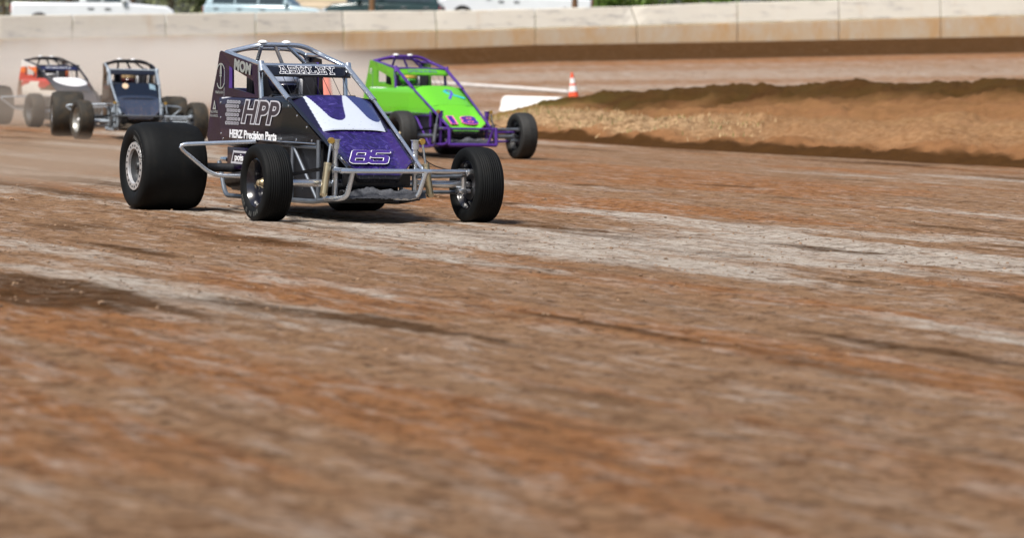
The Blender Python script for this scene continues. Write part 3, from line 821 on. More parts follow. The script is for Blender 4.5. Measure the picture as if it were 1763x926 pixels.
def strokes(name, lines, hw, mtx, material, parent, lift=0.0, depth=.0012, rounded=False):
    "flat raised strokes: lines in the local plane of mtx"
    b = MB(); q = 0
    for ln in lines:
        for (x0, y0), (x1, y1) in zip(ln[:-1], ln[1:]):
            d = Vector((x1 - x0, y1 - y0)); L = d.length
            if L < 1e-6: continue
            d /= L; n = Vector((-d.y, d.x))*hw
            ex = 0 if rounded else hw
            a, e = Vector((x0, y0)) - d*ex, Vector((x1, y1)) + d*ex
            q += 1; z = lift + (q % 7)*.00018
            b.slab([mtx @ Vector((p.x, p.y, z)) for p in (a - n, e - n, e + n, a + n)], (mtx.to_3x3() @ Vector((0, 0, depth))))
        if rounded:
            for k, (x0, y0) in enumerate(ln):
                z = lift + .0013 + (k % 5)*.00009
                b.slab([mtx @ Vector((x0 + hw*math.cos(R(t)), y0 + hw*math.sin(R(t)), z - .0013)) for t in range(0, 360, 24)], (mtx.to_3x3() @ Vector((0, 0, depth + .0001 + (k % 5)*.00009))))
    return b.build(name, material, parent, smooth=False)
def block_word(word, h, w, gap, mtx, outer, inner, parent, shear=0.0):
    tot = len(word)*w + (len(word) - 1)*gap; x0 = -tot/2; L = []
    for chx in word:
        for ln in GLYPH[chx]: L.append([(x0 + px*w/.8 + shear*(py - .5)*h, (py - .5)*h) for px, py in ln])
        x0 += w + gap
    o = strokes("lettering", L, h*.142, mtx, outer, parent)
    strokes("lettering_fill", L, h*.082, mtx, inner, parent, lift=.0016)
    return o
def scribble(n, w, h, mtx, material, parent, rows=1, seed=1):
    "rows of small unreadable marks, as the blurred print shows"
    r = random.Random(seed); L = []
    for k in range(rows):
        y = h*(k - (rows - 1)/2)*1.6
        for i in range(n):
            x = -w/2 + w*(i + .5)/n
            L.append([(x - w/n*.25, y - h*.4), (x - w/n*.25 + r.uniform(-.1, .1)*w/n, y + h*.4)])
            if r.random() < .8: L.append([(x - w/n*.25, y + r.choice((-.4, 0, .4))*h), (x + w/n*.22, y + r.choice((-.4, 0, .4))*h)])
    return strokes("small_lettering", L, min(w/n*.12, h*.12), mtx, material, parent)
def arc(cx, cy, rx, ry, a0, a1, n=14): return [(cx + rx*math.cos(R(lerp(a0, a1, i/n))), cy + ry*math.sin(R(lerp(a0, a1, i/n)))) for i in range(n+1)]

SIDE = lambda x, y, z: frame_m((x, y, z), (1, 0, 0), (0, 0, 1))
# ---------------------------------------------------------------- shared car materials
DUST = (.26, .155, .085)
rubber = mat("rubber", (.0042, .0050, .0056), .7, var=.35, vscale=5, dirt=.40, dirtc=(.030, .024, .016), bumpv=.12, bscale=70, spec=.18)
chalk = mat("chalky_sidewall_print", (.10, .105, .10), .8, 0, .5, 30, dirt=.6, dirtc=(.01, .01, .01))
rubber_dusty = mat("dusty_rubber", (.018, .016, .012), .8, var=.3, vscale=4, dirt=.62, dirtc=(.085, .058, .030), bumpv=.1)
rubber_mid = mat("worn_rubber", (.012, .0125, .012), .7, var=.3, vscale=5, dirt=.42, dirtc=(.06, .048, .03), bumpv=.1)
silver_tube = mat("silver_powder_coat", (.60, .66, .74), .22, .82, .12, 5, dirt=.10, coat=.2)
silver_dull = mat("dull_steel_tube", (.20, .225, .26), .42, .7, .2, 6, dirt=.25)
bright = mat("bright_metal", (.60, .62, .65), .24, .9, .12, 8, dirt=.18)
steel = mat("brake_steel", (.25, .25, .26), .35, .9, .2, 9, dirt=.2)
black = mat("black_trim", (.009, .010, .013), .42, 0, .3, 9, dirt=.16, dirtc=(.05, .04, .032))
blackgloss = mat("black_gloss", (.008, .009, .016), .22, 0, .2, 6, dirt=.10, coat=.5, dirtc=(.08, .06, .05))
engine_m = mat("grimy_engine_metal", (.035, .037, .042), .5, .5, .5, 14, dirt=.4, dirtc=(.05, .04, .03))
header_m = mat("scorched_header", (.06, .052, .048), .42, .8, .4, 12, dirt=.3)
gold = mat("gold_anodised", (.60, .50, .32), .30, .85, .12, 9, dirt=.2)
brass = mat("brass_fitting", (.70, .46, .12), .3, .85, .1, 9)
ring_m = mat("machined_ring", (.55, .56, .58), .35, .55, .15, 12, dirt=.25, dirtc=(.2, .15, .1))
cover_m = mat("mud_cover", (.030, .033, .036), .5, .3, .4, 9, dirt=.35, dirtc=(.07, .06, .05))
mud_m = mat("packed_clay", (.060, .064, .075), .85, 0, .45, 25, bumpv=.8, bscale=60)
white_m = mat("white_plastic", (.75, .76, .77), .4, 0, .06, 6, dirt=.15)
seat_m = mat("black_seat_fabric", (.014, .014, .02), .7, 0, .3, 20)
purple_sail = mat("purple_black_wrap", (.009, .003, .024), .22, .0, .6, 2.5, dirt=.06, coat=.12, dirtc=(.05, .04, .045), spec=.3)
purple_bright = mat("bright_purple_wrap", (.05, .015, .24), .3, 0, .3, 8, coat=.4)
lett_silver = mat("silver_lettering", (.55, .56, .62), .4, .1, .1, 9)
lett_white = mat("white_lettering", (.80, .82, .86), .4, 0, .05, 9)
lett_dark = mat("dark_lettering", (.012, .012, .030), .3, 0, .1, 9, coat=.3)
lett_purple = mat("purple_lettering", (.045, .018, .17), .3, 0, .3, 9, coat=.3)
lett_grey = mat("grey_lettering", (.26, .28, .27), .5, 0, .1, 9)

PUR, WHT, BPU = (.030, .010, .14, 1), (.50, .55, .64, 0), (.008, .006, .026, 0)
def main_hood(x, y, nose):
    ye = TY(x) - .022
    if nose:
        a = abs(y)/ye
        if a > .94: return (.010, .007, .03, 0)
        if a > .72: return (.030, .011, .11, .25)
        return PUR
    t = (x - .165)/.52
    lw = -.258 - .03*t; rw = .365 - .09*t
    if y < lw or y > rw: return BPU
    def inside(c0, c1, w0, w1, tip):
        tt = t/tip
        if tt > 1: return False
        w = lerp(w0, w1, tt**.8)*math.sqrt(max(0, 1 - max(0, (tt - .82)/.18)**2))
        return abs(y - lerp(c0, c1, tt)) < w
    if inside(-.068, -.085, .168, .060, .78): return PUR
    if inside(.255, .245, .128, .048, .78): return (.035, .045, .15, 0)
    return WHT
def main_side(x, z):
    t = float(sstep(-1.3, .3, x))
    return (lerp(.011, .0045, t), lerp(.004, .0045, t), lerp(.026, .006, t), 0)

def main_visor(p):
    m = frame_m((-.395, 0, 1.231), (0, 1, 0), (-.63, 0, .78))
    block_word("ASHLEY", .071, .071, .017, m, lett_white, lett_dark, p, shear=-.15)
def main_sail(p):
    y = -.4105
    m = frame_m((-.865, y - .004, 1.243), (1, 0, -.115), (.115, 0, 1))
    text_obj("lettering", "MOM", .125, m, lett_grey, p, offset=.006, squeeze=1.35, spacing=1.05)
    m = SIDE(-1.405, y, 1.165)
    L = [arc(0, .04, .09, .065, 20, 160), arc(0, -.05, .09, .06, 200, 340), [(0, .10), (0, -.105)], [(-.018, .02), (-.006, .10)], [(.018, .02), (.006, .10)], [(-.02, 0), (.02, 0)]]
    strokes("emblem", L, .0065, m, lett_grey, p)
    scribble(9, .20, .022, SIDE(-1.43, y, 1.02), lett_grey, p, 1, 3)
    scribble(8, .20, .022, SIDE(-1.55, y, .83), lett_grey, p, 2, 5)
    strokes("small_emblem", [[(-.03, 0), (0, .06), (.03, 0), (-.03, 0)]], .008, SIDE(-1.55, y, .875), lett_grey, p)
def main_side_marks(p):
    m = SIDE(-.43, -.4262, .852)
    text_obj("lettering", "HPP", .262, m, lett_silver, p, shear=.30, offset=.018, squeeze=1.75, spacing=1.06)
    text_obj("lettering_fill", "HPP", .262, SIDE(-.43, -.4282, .852), lett_dark, p, shear=.30, offset=.006, squeeze=1.75, spacing=1.06)
    m = SIDE(-.56, -.4265, .662)
    text_obj("lettering", "HERZ Precision Parts", .098, m, lett_white, p, offset=.0028, squeeze=1.28, spacing=1.02)
    b = MB()
    for i in range(6):
        for j in range(5):
            x = -1.20 + .068*j + .034*(i % 2); z = .757 + .037*i
            for r_, l_ in ((.0160 - .0004*j, .0),):
                b.lathe([(0, r_), (.0015, r_), (.0015, r_*.60), (0, r_*.60)], I4((x, -.4262, z)) @ Matrix.Diagonal((1.75, -1, 1, 1)), 12, closed=True)
    b.build("dot_pattern", lett_silver, p, smooth=False)
    rv = MB()
    for x, z in [(-1.38, .93), (-1.36, .80), (-1.34, .66), (-1.31, .615), (-.95, .612), (-.60, .612), (-.25, .650), (.10, .652), (.40, .652), (.70, .652), (.22, .93), (.40, .85), (.60, .76), (-.30, .965), (-.75, .965)]:
        rv.lathe([(0, .011), (.003, .010), (.005, .005), (.0055, 0)], I4((x, side_y(x, z, -1) - .0004, z)) @ Matrix.Diagonal((1, -1, 1, 1)), 10)
    rv.build("rivet_row", bright, p)
    # highlight of the folded belt line, painted in as a silver strip
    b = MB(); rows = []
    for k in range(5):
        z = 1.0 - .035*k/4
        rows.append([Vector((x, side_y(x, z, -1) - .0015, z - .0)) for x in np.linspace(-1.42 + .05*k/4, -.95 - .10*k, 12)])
    b.sheet(rows).build("belt_highlight", lett_silver, p)
def main_lower(p):
    m = SIDE(-.86, -.4262, .462)
    strokes("badge_outline", [[(-.20, -.045), (-.15, .05), (.30, .05), (.30, -.045), (-.20, -.045)]], .009, m, lett_silver, p)
    text_obj("lettering", "pois", .085, SIDE(-.88, -.4265, .462), lett_white, p, squeeze=1.5, offset=.002)
def main_nose(p):
    d = Vector((-.871, 0, .491)); c = Vector((1.055, -.01, .528)) + Vector((.491, 0, .871))*.004
    m = frame_m(c, (0, 1, 0), d)
    hh, w_, sh_ = .172, .128, .50
    digit = {8: [[(.0, .06), (.0, .44), (.06, .5), (0, .56), (0, .94), (.1, 1), (.9, 1), (1, .94), (1, .56), (.94, .5), (1, .44), (1, .06), (.9, 0), (.1, 0), (0, .06)], [(.06, .5), (.94, .5)]],
             5: [[(1, 1), (.0, 1), (.0, .55), (.9, .55), (1, .48), (1, .06), (.9, 0), (.0, 0), (-.03, .16)]]}
    L = []
    for ch_, x0 in ((8, -.150), (5, .022)):
        for ln in digit[ch_]: L.append([(x0 + px*w_ + sh_*(py - .5)*hh, (py - .5)*hh) for px, py in ln])
    strokes("lettering", L, .0255, m, lett_white, p, rounded=True)
    strokes("lettering_fill", L, .0195, m, lett_purple, p, lift=.0032, rounded=True)

main_car = dict(loc=(-.203, 31.17), deg=22.5, label="purple and black sprint car with ASHLEY across its visor and number 85, nearest the camera",
    wheels=((1.045, -.915), (1.155, .915), (-1.084, -1.045), (-.95, .71)), rear_r=.379, rear_w=.585, hood_paint=main_hood, side_paint=main_side,
    visor_text=main_visor, sail_marks=main_sail, side_marks=main_side_marks, lower_marks=main_lower, nose_marks=main_nose, left_nerf=False,
    M=dict(tube=silver_dull, cage=silver_tube, bumper=silver_tube, nerf=silver_tube, sail=purple_sail, side=vcol_mat("purple_black_side_wrap", .22, .10, dirt=.05, dirtc=(.045, .04, .045), spatter=.4),
           hood=vcol_mat("hood_wrap", .25, .5, swirl=.85, dirt=.05, dirtc=(.06, .05, .07), spatter=.3), cowl=blackgloss, visor=blackgloss, tyre=rubber, rim=blackgloss, ring=ring_m, cover=cover_m, hub=gold, steel=steel, bright=bright,
           black=black, white=white_m, chalk=chalk, rail=blackgloss, strip=purple_bright, seat=seat_m, engine=engine_m, header=header_m, mud=mud_m, gold=gold, brass=brass))
sprint_car(main_car)

# green car
G = (.13, .52, .018, 0)
green_p = mat("green_paint", (.105, .40, .014), .3, 0, .25, 5, dirt=.10, coat=.5)
purple_tube = mat("purple_powder_coat", (.080, .026, .25), .32, .2, .15, 6, dirt=.10, coat=.3)
pink_m = mat("pink_lettering", (.75, .16, .35), .4); teal_m = mat("teal_ribbon", (.02, .45, .55), .4); rib_p = mat("violet_ribbon", (.09, .06, .45), .4)
def green_visor(p): scribble(13, .46, .045, frame_m((-.395, .0, 1.231), (0, 1, 0), (-.63, 0, .78)), mat("purple_print", (.10, .05, .35), .4), p, 1, 9)
def green_nose(p):
    d = Vector((-.876, 0, .482)); c = Vector((1.05, 0, .535)) + Vector((.482, 0, .876))*.006
    text_obj("lettering", "18", .30, frame_m(c, (0, 1, 0), d), pink_m, p, offset=.018, squeeze=1.75, spacing=1.05)
    text_obj("lettering_fill", "18", .30, frame_m(c + Vector((.482, 0, .876))*.002, (0, 1, 0), d), purple_bright, p, offset=.006, squeeze=1.75, spacing=1.05)
def green_hood(p):
    d = Vector((-.895, 0, .445)); n = Vector((.445, 0, .895)); c = Vector((.42, .10, .893)) + n*.006
    m = frame_m(c, (0, 1, 0), d)
    strokes("ribbon", [[(.17, -.09), (-.03, .05), (-.06, .11), (-.02, .15)]], .018, m, teal_m, p)
    strokes("ribbon", [[(-.02, .15), (.04, .12), (.03, .04), (-.06, -.12)]], .018, m, rib_p, p, lift=.0015)
def green_marks(p):
    scribble(2, .10, .12, SIDE(-1.35, -.424, .80), pink_m, p, 1, 2)
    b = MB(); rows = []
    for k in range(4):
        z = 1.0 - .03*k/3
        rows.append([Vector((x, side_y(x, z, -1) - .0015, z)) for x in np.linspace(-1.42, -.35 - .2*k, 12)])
    b.sheet(rows).build("belt_highlight", lett_white, p)  # white strip painted along the belt top as its highlight
def green_sail(p): scribble(2, .08, .10, SIDE(-1.38, -.412, 1.22), white_m, p, 1, 4)
gl = on_ground(897, 274); dg_ = 21.5
def root_for(ground, local, deg):
    m = Matrix.Rotation(R(deg - 90), 3, 'Z') @ Vector((local[0], local[1], 0))
    return (ground.x - m.x, ground.y - m.y)
std = ((1.07, -.915), (1.12, .915), (-1.06, -1.02), (-1.0, .74))
green_car = dict(loc=root_for(gl, std[1], dg_), deg=dg_, label="lime green sprint car with purple tubes, number 18 and a ribbon on its hood",
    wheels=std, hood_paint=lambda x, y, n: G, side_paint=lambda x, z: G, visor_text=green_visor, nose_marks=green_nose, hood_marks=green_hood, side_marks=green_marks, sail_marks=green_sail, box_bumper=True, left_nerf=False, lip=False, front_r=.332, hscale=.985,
    M=dict(main_car['M'], rail=purple_tube, strip=green_p, tube=purple_tube, cage=purple_tube, bumper=purple_tube, nerf=silver_dull, sail=green_p, side=vcol_mat("green_side_paint", .3, .4, dirt=.22, dirtc=(.16, .13, .05)), hood=vcol_mat("green_hood_paint", .26, .6, dirt=.14, dirtc=(.18, .2, .06)),
           cowl=green_p, visor=green_p, tyre=rubber_mid, bright=silver_dull, gold=steel, rim=black))
sprint_car(green_car)

# dark car
dt = on_ground(141, 240); dd = 8.0
dusty_tube = mat("pale_blue_grey_tube", (.32, .37, .42), .45, .3, .15, 5, dirt=.35, dirtc=DUST)
navy = mat("navy_black_panel", (.008, .011, .022), .3, 0, .2, 5, dirt=.14, coat=.1, spec=.3, dirtc=DUST)
brown_panel = mat("clay_splashed_panel", (.05, .035, .022), .6, 0, .4, 5, dirt=.7, dirtc=(.20, .105, .045))
dirty_gun = mat("dusty_gunmetal", (.05, .055, .06), .6, .3, .3, 8, dirt=.5, dirtc=(.17, .10, .055))
def dark_hood(x, y, nose):
    if nose: return (.030, .040, .068, 0)
    if x > .62: return (.020, .028, .05, 0)
    if abs(y - .27) < .05 and x < .36: return (.22, .32, .38, 0)
    if (abs(y + .17)/.05)**2 + ((x - .27)/.10)**2 < 1: return (.62, .46, .30, 0)
    return (.004, .006, .013, 0)
dark_car = dict(loc=root_for(dt, std[0], dd), deg=dd, label="dusty navy black sprint car seen nose on, beside the red and white one",
    wheels=std, hood_paint=dark_hood, side_paint=lambda x, z: (.05, .03, .018, 0), box_bumper=False, steer=13, hscale=.87,
    M=dict(main_car['M'], rail=dusty_tube, strip=brown_panel, halo=black, chalk=dirty_gun, tube=dusty_tube, cage=dusty_tube, bumper=dirty_gun, nerf=dusty_tube, sail=brown_panel, side=vcol_mat("clay_splashed_side", .5, .2, dirt=.5, dirtc=(.22, .12, .06)), hood=vcol_mat("navy_hood_paint", .28, .08, dirt=.15, dirtc=DUST),
           cowl=navy, visor=navy, tyre=rubber_dusty, rim=mat("dusty_alloy", (.30, .30, .28), .4, .6, .1, 8, dirt=.3, dirtc=DUST), bright=dusty_tube, gold=dirty_gun, hub=white_m, mud=mat("brown_clay", (.06, .045, .03), .9, 0, .4, 20, bumpv=.6), cover=dirty_gun))
sprint_car(dark_car)

# red and white car
ot = on_ground(59, 219); od = 22.0
charcoal = mat("charcoal_panel", (.035, .036, .042), .35, 0, .2, 5, dirt=.2, coat=.3, dirtc=DUST)
navy_v = mat("navy_visor", (.018, .022, .075), .35, 0, .2, 5, dirt=.1)
def red_hood(x, y, nose):
    if nose: return (.035, .036, .045, 0)
    if ((x - .20)/.32)**2 + ((y - .04)/.33)**2 < 1: return (.80, .80, .82, 0)
    return (.04, .042, .05, 0)
def red_side(x, z):
    n = mnoise.noise(Vector((x*2.1, z*4.5, 1.7)))
    if z > .93: return (.55, .05, .02, 0)
    k = n + (z - .78)*1.2 + .25*math.sin(x*5.2)
    if k > .26: return (.48, .045, .025, 0)
    if x > -.2 and z > .75: return (.14, .07, .03, 0)
    return (.80, .74, .66, 0)
def sail_stripe():
    m, nt, b = new_mat("white_orange_red_tail")
    c = nt.nodes.new("ShaderNodeTexCoord"); s = nt.nodes.new("ShaderNodeSeparateXYZ"); nt.links.new(c.outputs["Object"], s.inputs[0])
    nz = noise_out(nt, 7, 4, .6, c.outputs["Object"])
    ad = nt.nodes.new("ShaderNodeMath"); ad.operation = 'MULTIPLY_ADD'; ad.inputs[1].default_value = .12; nt.links.new(nz, ad.inputs[0]); nt.links.new(s.outputs[2], ad.inputs[2])
    cr = ramp(nt, ad.outputs[0], [(0, (.10, .055, .03)), (.97, (.14, .07, .03)), (1.0, (.50, .045, .02))])
    mr = nt.nodes.new("ShaderNodeMapRange"); nt.links.new(ad.outputs[0], mr.inputs[0]); mr.inputs[1].default_value = .6; mr.inputs[2].default_value = 1.5
    cr = ramp(nt, mr.outputs[0], [(0, (.16, .08, .04)), (.44, (.16, .08, .04)), (.47, (.52, .04, .02)), (.62, (.55, .05, .02)), (.65, (.80, .20, .03)), (.76, (.80, .16, .03)), (.79, (.78, .76, .74)), (1, (.80, .78, .76))])
    nt.links.new(cr, b.inputs["Base Color"]); b.inputs["Roughness"].default_value = .4
    return m
def red_visor(p): scribble(12, .5, .04, frame_m((-.395, .0, 1.231), (0, 1, 0), (-.63, 0, .78)), lett_white, p, 1, 12)
red_car = dict(loc=root_for(ot, std[0], od), deg=od, label="red and white sprint car with an orange band on its tail",
    wheels=std, hood_paint=red_hood, side_paint=red_side, visor_text=red_visor, hscale=.885,
    M=dict(dark_car['M'], rail=charcoal, strip=charcoal, tube=dirty_gun, cage=mat("black_tube", (.02, .02, .026), .4, .2, .2, 6, dirt=.2, dirtc=DUST), bumper=dusty_tube, nerf=dusty_tube, sail=sail_stripe(), side=vcol_mat("flame_side_paint", .4, .4, dirt=.2, dirtc=DUST),
           hood=vcol_mat("charcoal_white_hood", .35, .1, dirt=.15, dirtc=DUST), cowl=charcoal, visor=navy_v, rim=dirty_gun, hub=dirty_gun))
sprint_car(red_car)

suit_k = mat("black_race_suit", (.015, .015, .02), .8, 0, .3, 15); suit_b = mat("dark_blue_race_suit", (.02, .025, .06), .8, 0, .3, 15); suit_g = mat("green_race_suit", (.06, .25, .03), .8, 0, .3, 15)
hel_k = mat("dark_helmet", (.02, .022, .05), .2, 0, .3, 8, coat=.6); hel_g = mat("green_helmet", (.07, .38, .03), .2, 0, .2, 8, coat=.6); hel_w = mat("white_helmet", (.7, .7, .72), .25, 0, .1, 8, coat=.6); hel_b = mat("black_red_helmet", (.09, .02, .02), .3, 0, .6, 12, coat=.5)
vis_blue = mat("silver_blue_visor", (.50, .58, .76), .15, .3, .2, 8); vis_or = mat("orange_mirror_visor", (1.0, .62, .14), .25, .2, .3, 14); vis_d = mat("smoked_visor", (.02, .02, .025), .1, .2, .2, 8); vis_t = mat("tan_visor", (.5, .36, .2), .2, .4, .3, 9)
driver(main_car, suit_k, hel_k, vis_blue, "driver in a dark helmet with silver blue visor inside the purple car marked 85")
driver(green_car, suit_g, hel_g, vis_or, "driver in a green helmet with bright orange visor inside the lime green car")
driver(dark_car, suit_k, hel_b, vis_t, "driver behind the screen of the navy black car, tan visor")
driver(red_car, suit_b, hel_w, vis_d, "driver in a white helmet inside the red and white car")

# ---------------------------------------------------------------- infield furniture
def tz(x, y): return float(terrain_z(np.array(x), np.array(y)))
bar = on_terrain(866, 191); bar2 = at(990, 173, bar.y - 1.5)
white_p = mat("white_barrier_paint", (.80, .80, .79), .5, 0, .05, 3, dirt=.1, dirtc=(.5, .4, .3))
d = (Vector((bar2.x, bar2.y, 0)) - Vector((bar.x, bar.y, 0))); L = d.length; ang = math.atan2(d.y, d.x)
zb_ = tz(bar.x, bar.y) - .06
ztop = at(866, 165, bar.y).z
bo = empty("track_barrier", (bar.x, bar.y, zb_), ang); tag(bo, "low white barrier block lying beside the mound, left of the traffic cone", "barrier")
bx = MB(); H_ = ztop - zb_
sec = [(-.20, 0), (-.20, .08), (-.12, H_*.55), (-.10, H_), (.10, H_), (.12, H_*.55), (.20, .08), (.20, 0)]
rws = []
for x, s in ((-.02, .62), (.01, .80), (.06, .93), (.14, 1), (L*.5, 1), (L, 1), (L + .06, .8)):
    rws.append([Vector((x, yy*s, zz*(s if zz > .1 else 1))) for yy, zz in sec])
bx.sheet(rws); bx.face(range(8)); bx.face([6*8 + k for k in range(8)][::-1])
bx.build("barrier_body", white_p, bo, bevel=.02)
for x in (.35, L - .35):
    q = MB().box((x - .12, -.205, .02), (x + .12, .205, .07), .01); q.build("lift_slot", mat("slot_shadow_grey", (.2, .19, .18), .8), bo)
p0, p1 = on_terrain(700, 143), on_terrain(980, 162.5)
p0.z = tz(p0.x, p0.y); p1.z = tz(p1.x, p1.y)
rl = MB().tube([p0 + Vector((0, 0, .07)), lerp(p0, p1, .35) + Vector((0, 0, .062)), lerp(p0, p1, .7) + Vector((0, 0, .07)), p1 + Vector((0, 0, .06))], .054, 10)
for o_ in (rl.build("white_pipe", mat("dull_white_pipe", (.62, .60, .58), .5, 0, .1, 3, dirt=.25, dirtc=(.4, .28, .2))),): tag(o_, "long thin white pipe lying along the inside edge of the far track", "pipe")

cone_o = mat("orange_cone_plastic", (.85, .10, .035), .5, 0, .1, 6, dirt=.08); cone_w = mat("white_cone_band", (.82, .82, .80), .4, 0, .05, 6)
def cone(loc, h, lean, plain=False):
    r = empty("traffic_cone", loc); r.rotation_euler = (R(lean[0]), R(lean[1]), R(20))
    b = MB().box((-.27*h, -.27*h, 0), (.27*h, .27*h, .05*h), .01*h); b.lathe([(.05*h, .21*h), (.30*h, .158*h)], Matrix.Rotation(R(90), 4, 'X'), 28)
    b.build("cone_base", cone_o, r)
    rr = lambda z: .22*h - .185*h*(z/h)
    X90 = Matrix.Rotation(R(90), 4, 'X')
    for z0, z1, m_, nm in ((.30, .52, cone_w, "reflective_band"), (.52, .60, cone_o, "cone_body"), (.60, .80, cone_w, "reflective_band"), (.80, 1.0, cone_o, "cone_body")):
        m_ = cone_o if plain else m_; nm = 'cone_body' if plain else nm
        MB().lathe([(z0*h, rr(z0*h)), (z1*h, rr(z1*h))] + ([(z1*h, 0)] if z1 == 1 else []), X90, 28).build(nm, m_, r)
    return r
cp = at(988, 168.5, 82.0)
tag(cone((cp.x, cp.y, cp.z - .04), .60, (0, -6)), "orange traffic cone with white bands standing on top of the dirt mound", "traffic cone")
cp = on_terrain(560, 186); cz = tz(cp.x, cp.y)
hh = at(560, 116, cp.y).z - cz
tag(cone((cp.x, cp.y, cz), hh, (0, 2), True), "plain orange cone seen through the cockpit of the purple car", "traffic cone")

# ---------------------------------------------------------------- parked vehicles beyond the wall
glass = mat("vehicle_glass", (.03, .05, .06), .08, .2, .2, 3, coat=.5); tyre_m = mat("road_tyre", (.015, .015, .015), .8); lamp_r = mat("tail_lamp", (.4, .02, .02), .3); lamp_w = mat("head_lamp", (.7, .72, .75), .15); hubc = mat("hub_cap", (.4, .4, .42), .35, .7); chrome = mat("grey_bumper", (.2, .2, .22), .4, .4)
def vehicle(name, label, cat, u, D, kind, paint, rz, Lh=4.8, scale=1.0):
    p = at(u, 10, D); z = tz(p.x, p.y)
    r = empty(name, (p.x, p.y, z), R(rz)); tag(r, label, cat, "vehicles parked behind the wall"); r.scale = (scale,)*3
    h = Lh/2; w = .90
    if kind == 'pickup':
        low = [(-h, .45), (-h, 1.02), (-.35, 1.05), (.9, 1.08), (h - .25, 1.0), (h, .85), (h, .42)]; cab = [(-.45, 1.04), (-.30, 1.72), (.55, 1.74), (1.25, 1.06)]
    elif kind == 'suv':
        low = [(-h, .42), (-h, 1.02), (.9, 1.04), (h - .3, .95), (h, .75), (h, .38)]; cab = [(-h + .05, 1.0), (-h + .35, 1.66), (.35, 1.70), (1.15, 1.02)]
    elif kind == 'van':
        low = [(-h, .35), (-h, 1.15), (h - .9, 1.15), (h - .1, .95), (h, .7), (h, .35)]; cab = [(-h + .02, 1.13), (-h + .08, 2.25), (h - 1.7, 2.3), (h - .85, 1.13)]
    else:
        low = [(-h, .38), (-h, .88), (-h + .5, .96), (h - 1.3, .95), (h - .15, .8), (h, .6), (h, .34)]; cab = [(-h + .55, .94), (-h + 1.05, 1.40), (.45, 1.43), (1.2, .93)]
    def prism(pts, w0, w1, zt):
        b = MB(); z0 = min(q[1] for q in pts); z1 = max(q[1] for q in pts)
        wd = lambda zz: lerp(w0, w1, (zz - z0)/max(.01, z1 - z0))
        a = [Vector((x, -wd(zz), zz)) for x, zz in pts]; c = [Vector((x, wd(zz), zz)) for x, zz in pts]; n = len(pts)
        b.add(a + c, [tuple(range(n)), tuple(range(n, 2*n))[::-1]] + [(i, (i+1) % n, n + (i+1) % n, n + i) for i in range(n)]); return b
    prism(low, w, w*.97, 0).build("body", paint, r, bevel=.07)
    prism(cab, w*.95, w*.80, 0).build("cabin", paint, r, bevel=.05)
    (x0, z0), (x1, z1), (x2, z2), (x3, z3) = cab
    zt_ = z1
    def wq(x, zz, s, e=.012): return Vector((x, s*(lerp(w*.95, w*.80, (zz - z0)/(zt_ - z0)) + e), zz))
    for s in (-1, 1):
        n = 3 if kind != 'pickup' else 2
        xa, xb = lerp(x0, x1, .5) + .12, lerp(x3, x2, .45) - .10
        if kind == 'van': xa = xb - 1.1; n = 1
        for i in range(n):
            a0, a1 = lerp(xa, xb, i/n) + .03, lerp(xa, xb, (i+1)/n) - .03
            zl, zh = z0 + .08, lerp(z0, z1, .86)
            b = MB().slab([wq(a0, zl, s), wq(a1 + (.22 if i == n-1 else 0), zl, s), wq(a1, zh, s), wq(a0 + (.05 if i == 0 else 0), zh, s)], (0, s*.006, 0)); b.build("side_window", glass, r, smooth=False)
            q = MB().box((a0 + .05, s*(w + .0) - .012, .86 if kind != 'sedan' else .78), (a0 + .25, s*(w + .0) + .02, .90 if kind != 'sedan' else .82), .006); q.build("door_handle", chrome, r)
    def ws(xa, za, xb, zb2, nm):
        nrm = Vector((zb2 - za, 0, -(xb - xa))).normalized()*(.012 if nm == "windscreen" else -.012)
        if nm != "windscreen": nrm = Vector((-abs(nrm.x), 0, abs(nrm.z)*.2))
        else: nrm = Vector((abs(nrm.x), 0, abs(nrm.z)))
        lo, hi = .10, .88
        pts = []
        for t, ss in ((lo, -1), (lo, 1), (hi, 1), (hi, -1)):
            xx, zz = lerp(xa, xb, t), lerp(za, zb2, t); pts.append(Vector((xx, ss*(lerp(w*.95, w*.80, t) - .08), zz)) + nrm)
        MB().slab(pts, nrm*.4).build(nm, glass, r, smooth=False)
    ws(x3, z3, x2, z2, "windscreen"); ws(x0, z0, x1, z1, "rear_window")
    for sx in (-h + .9, h - .9):
        for s in (-1, 1):
            m_ = I4((sx, s*(w - .10), .36)) @ Matrix.Diagonal((1, s, 1, 1))
            wh = MB().lathe([(.0, .24), (.11, .24), (.13, .30), (.11, .36), (-.1, .36)], m_, 24).build("wheel", tyre_m, r)
            MB().lathe([(.10, .24), (.085, .10), (.10, 0)], m_, 20).build("rim", hubc, wh)
    for s in (-1, 1):
        MB().box((h - .06, s*.66 - .16, .64), (h + .025, s*.66 + .16, .80), .02).build("headlight", lamp_w, r)
        MB().box((-h - .02, s*.74 - .10, .70), (-h + .05, s*.74 + .10, .95), .02).build("tail_light", lamp_r, r)
        MB().box((x3 - .35, s*(w + .02) - .09, z3 + .02), (x3 - .2, s*(w + .02) + .09, z3 + .18), .03).build("wing_mirror", paint, r)
    MB().box((h - .02, -.82, .38), (h + .08, .82, .56), .03).build("bumper", chrome, r)
    MB().box((-h - .08, -.82, .40), (-h + .02, .82, .58), .03).build("bumper", chrome, r)
    return r
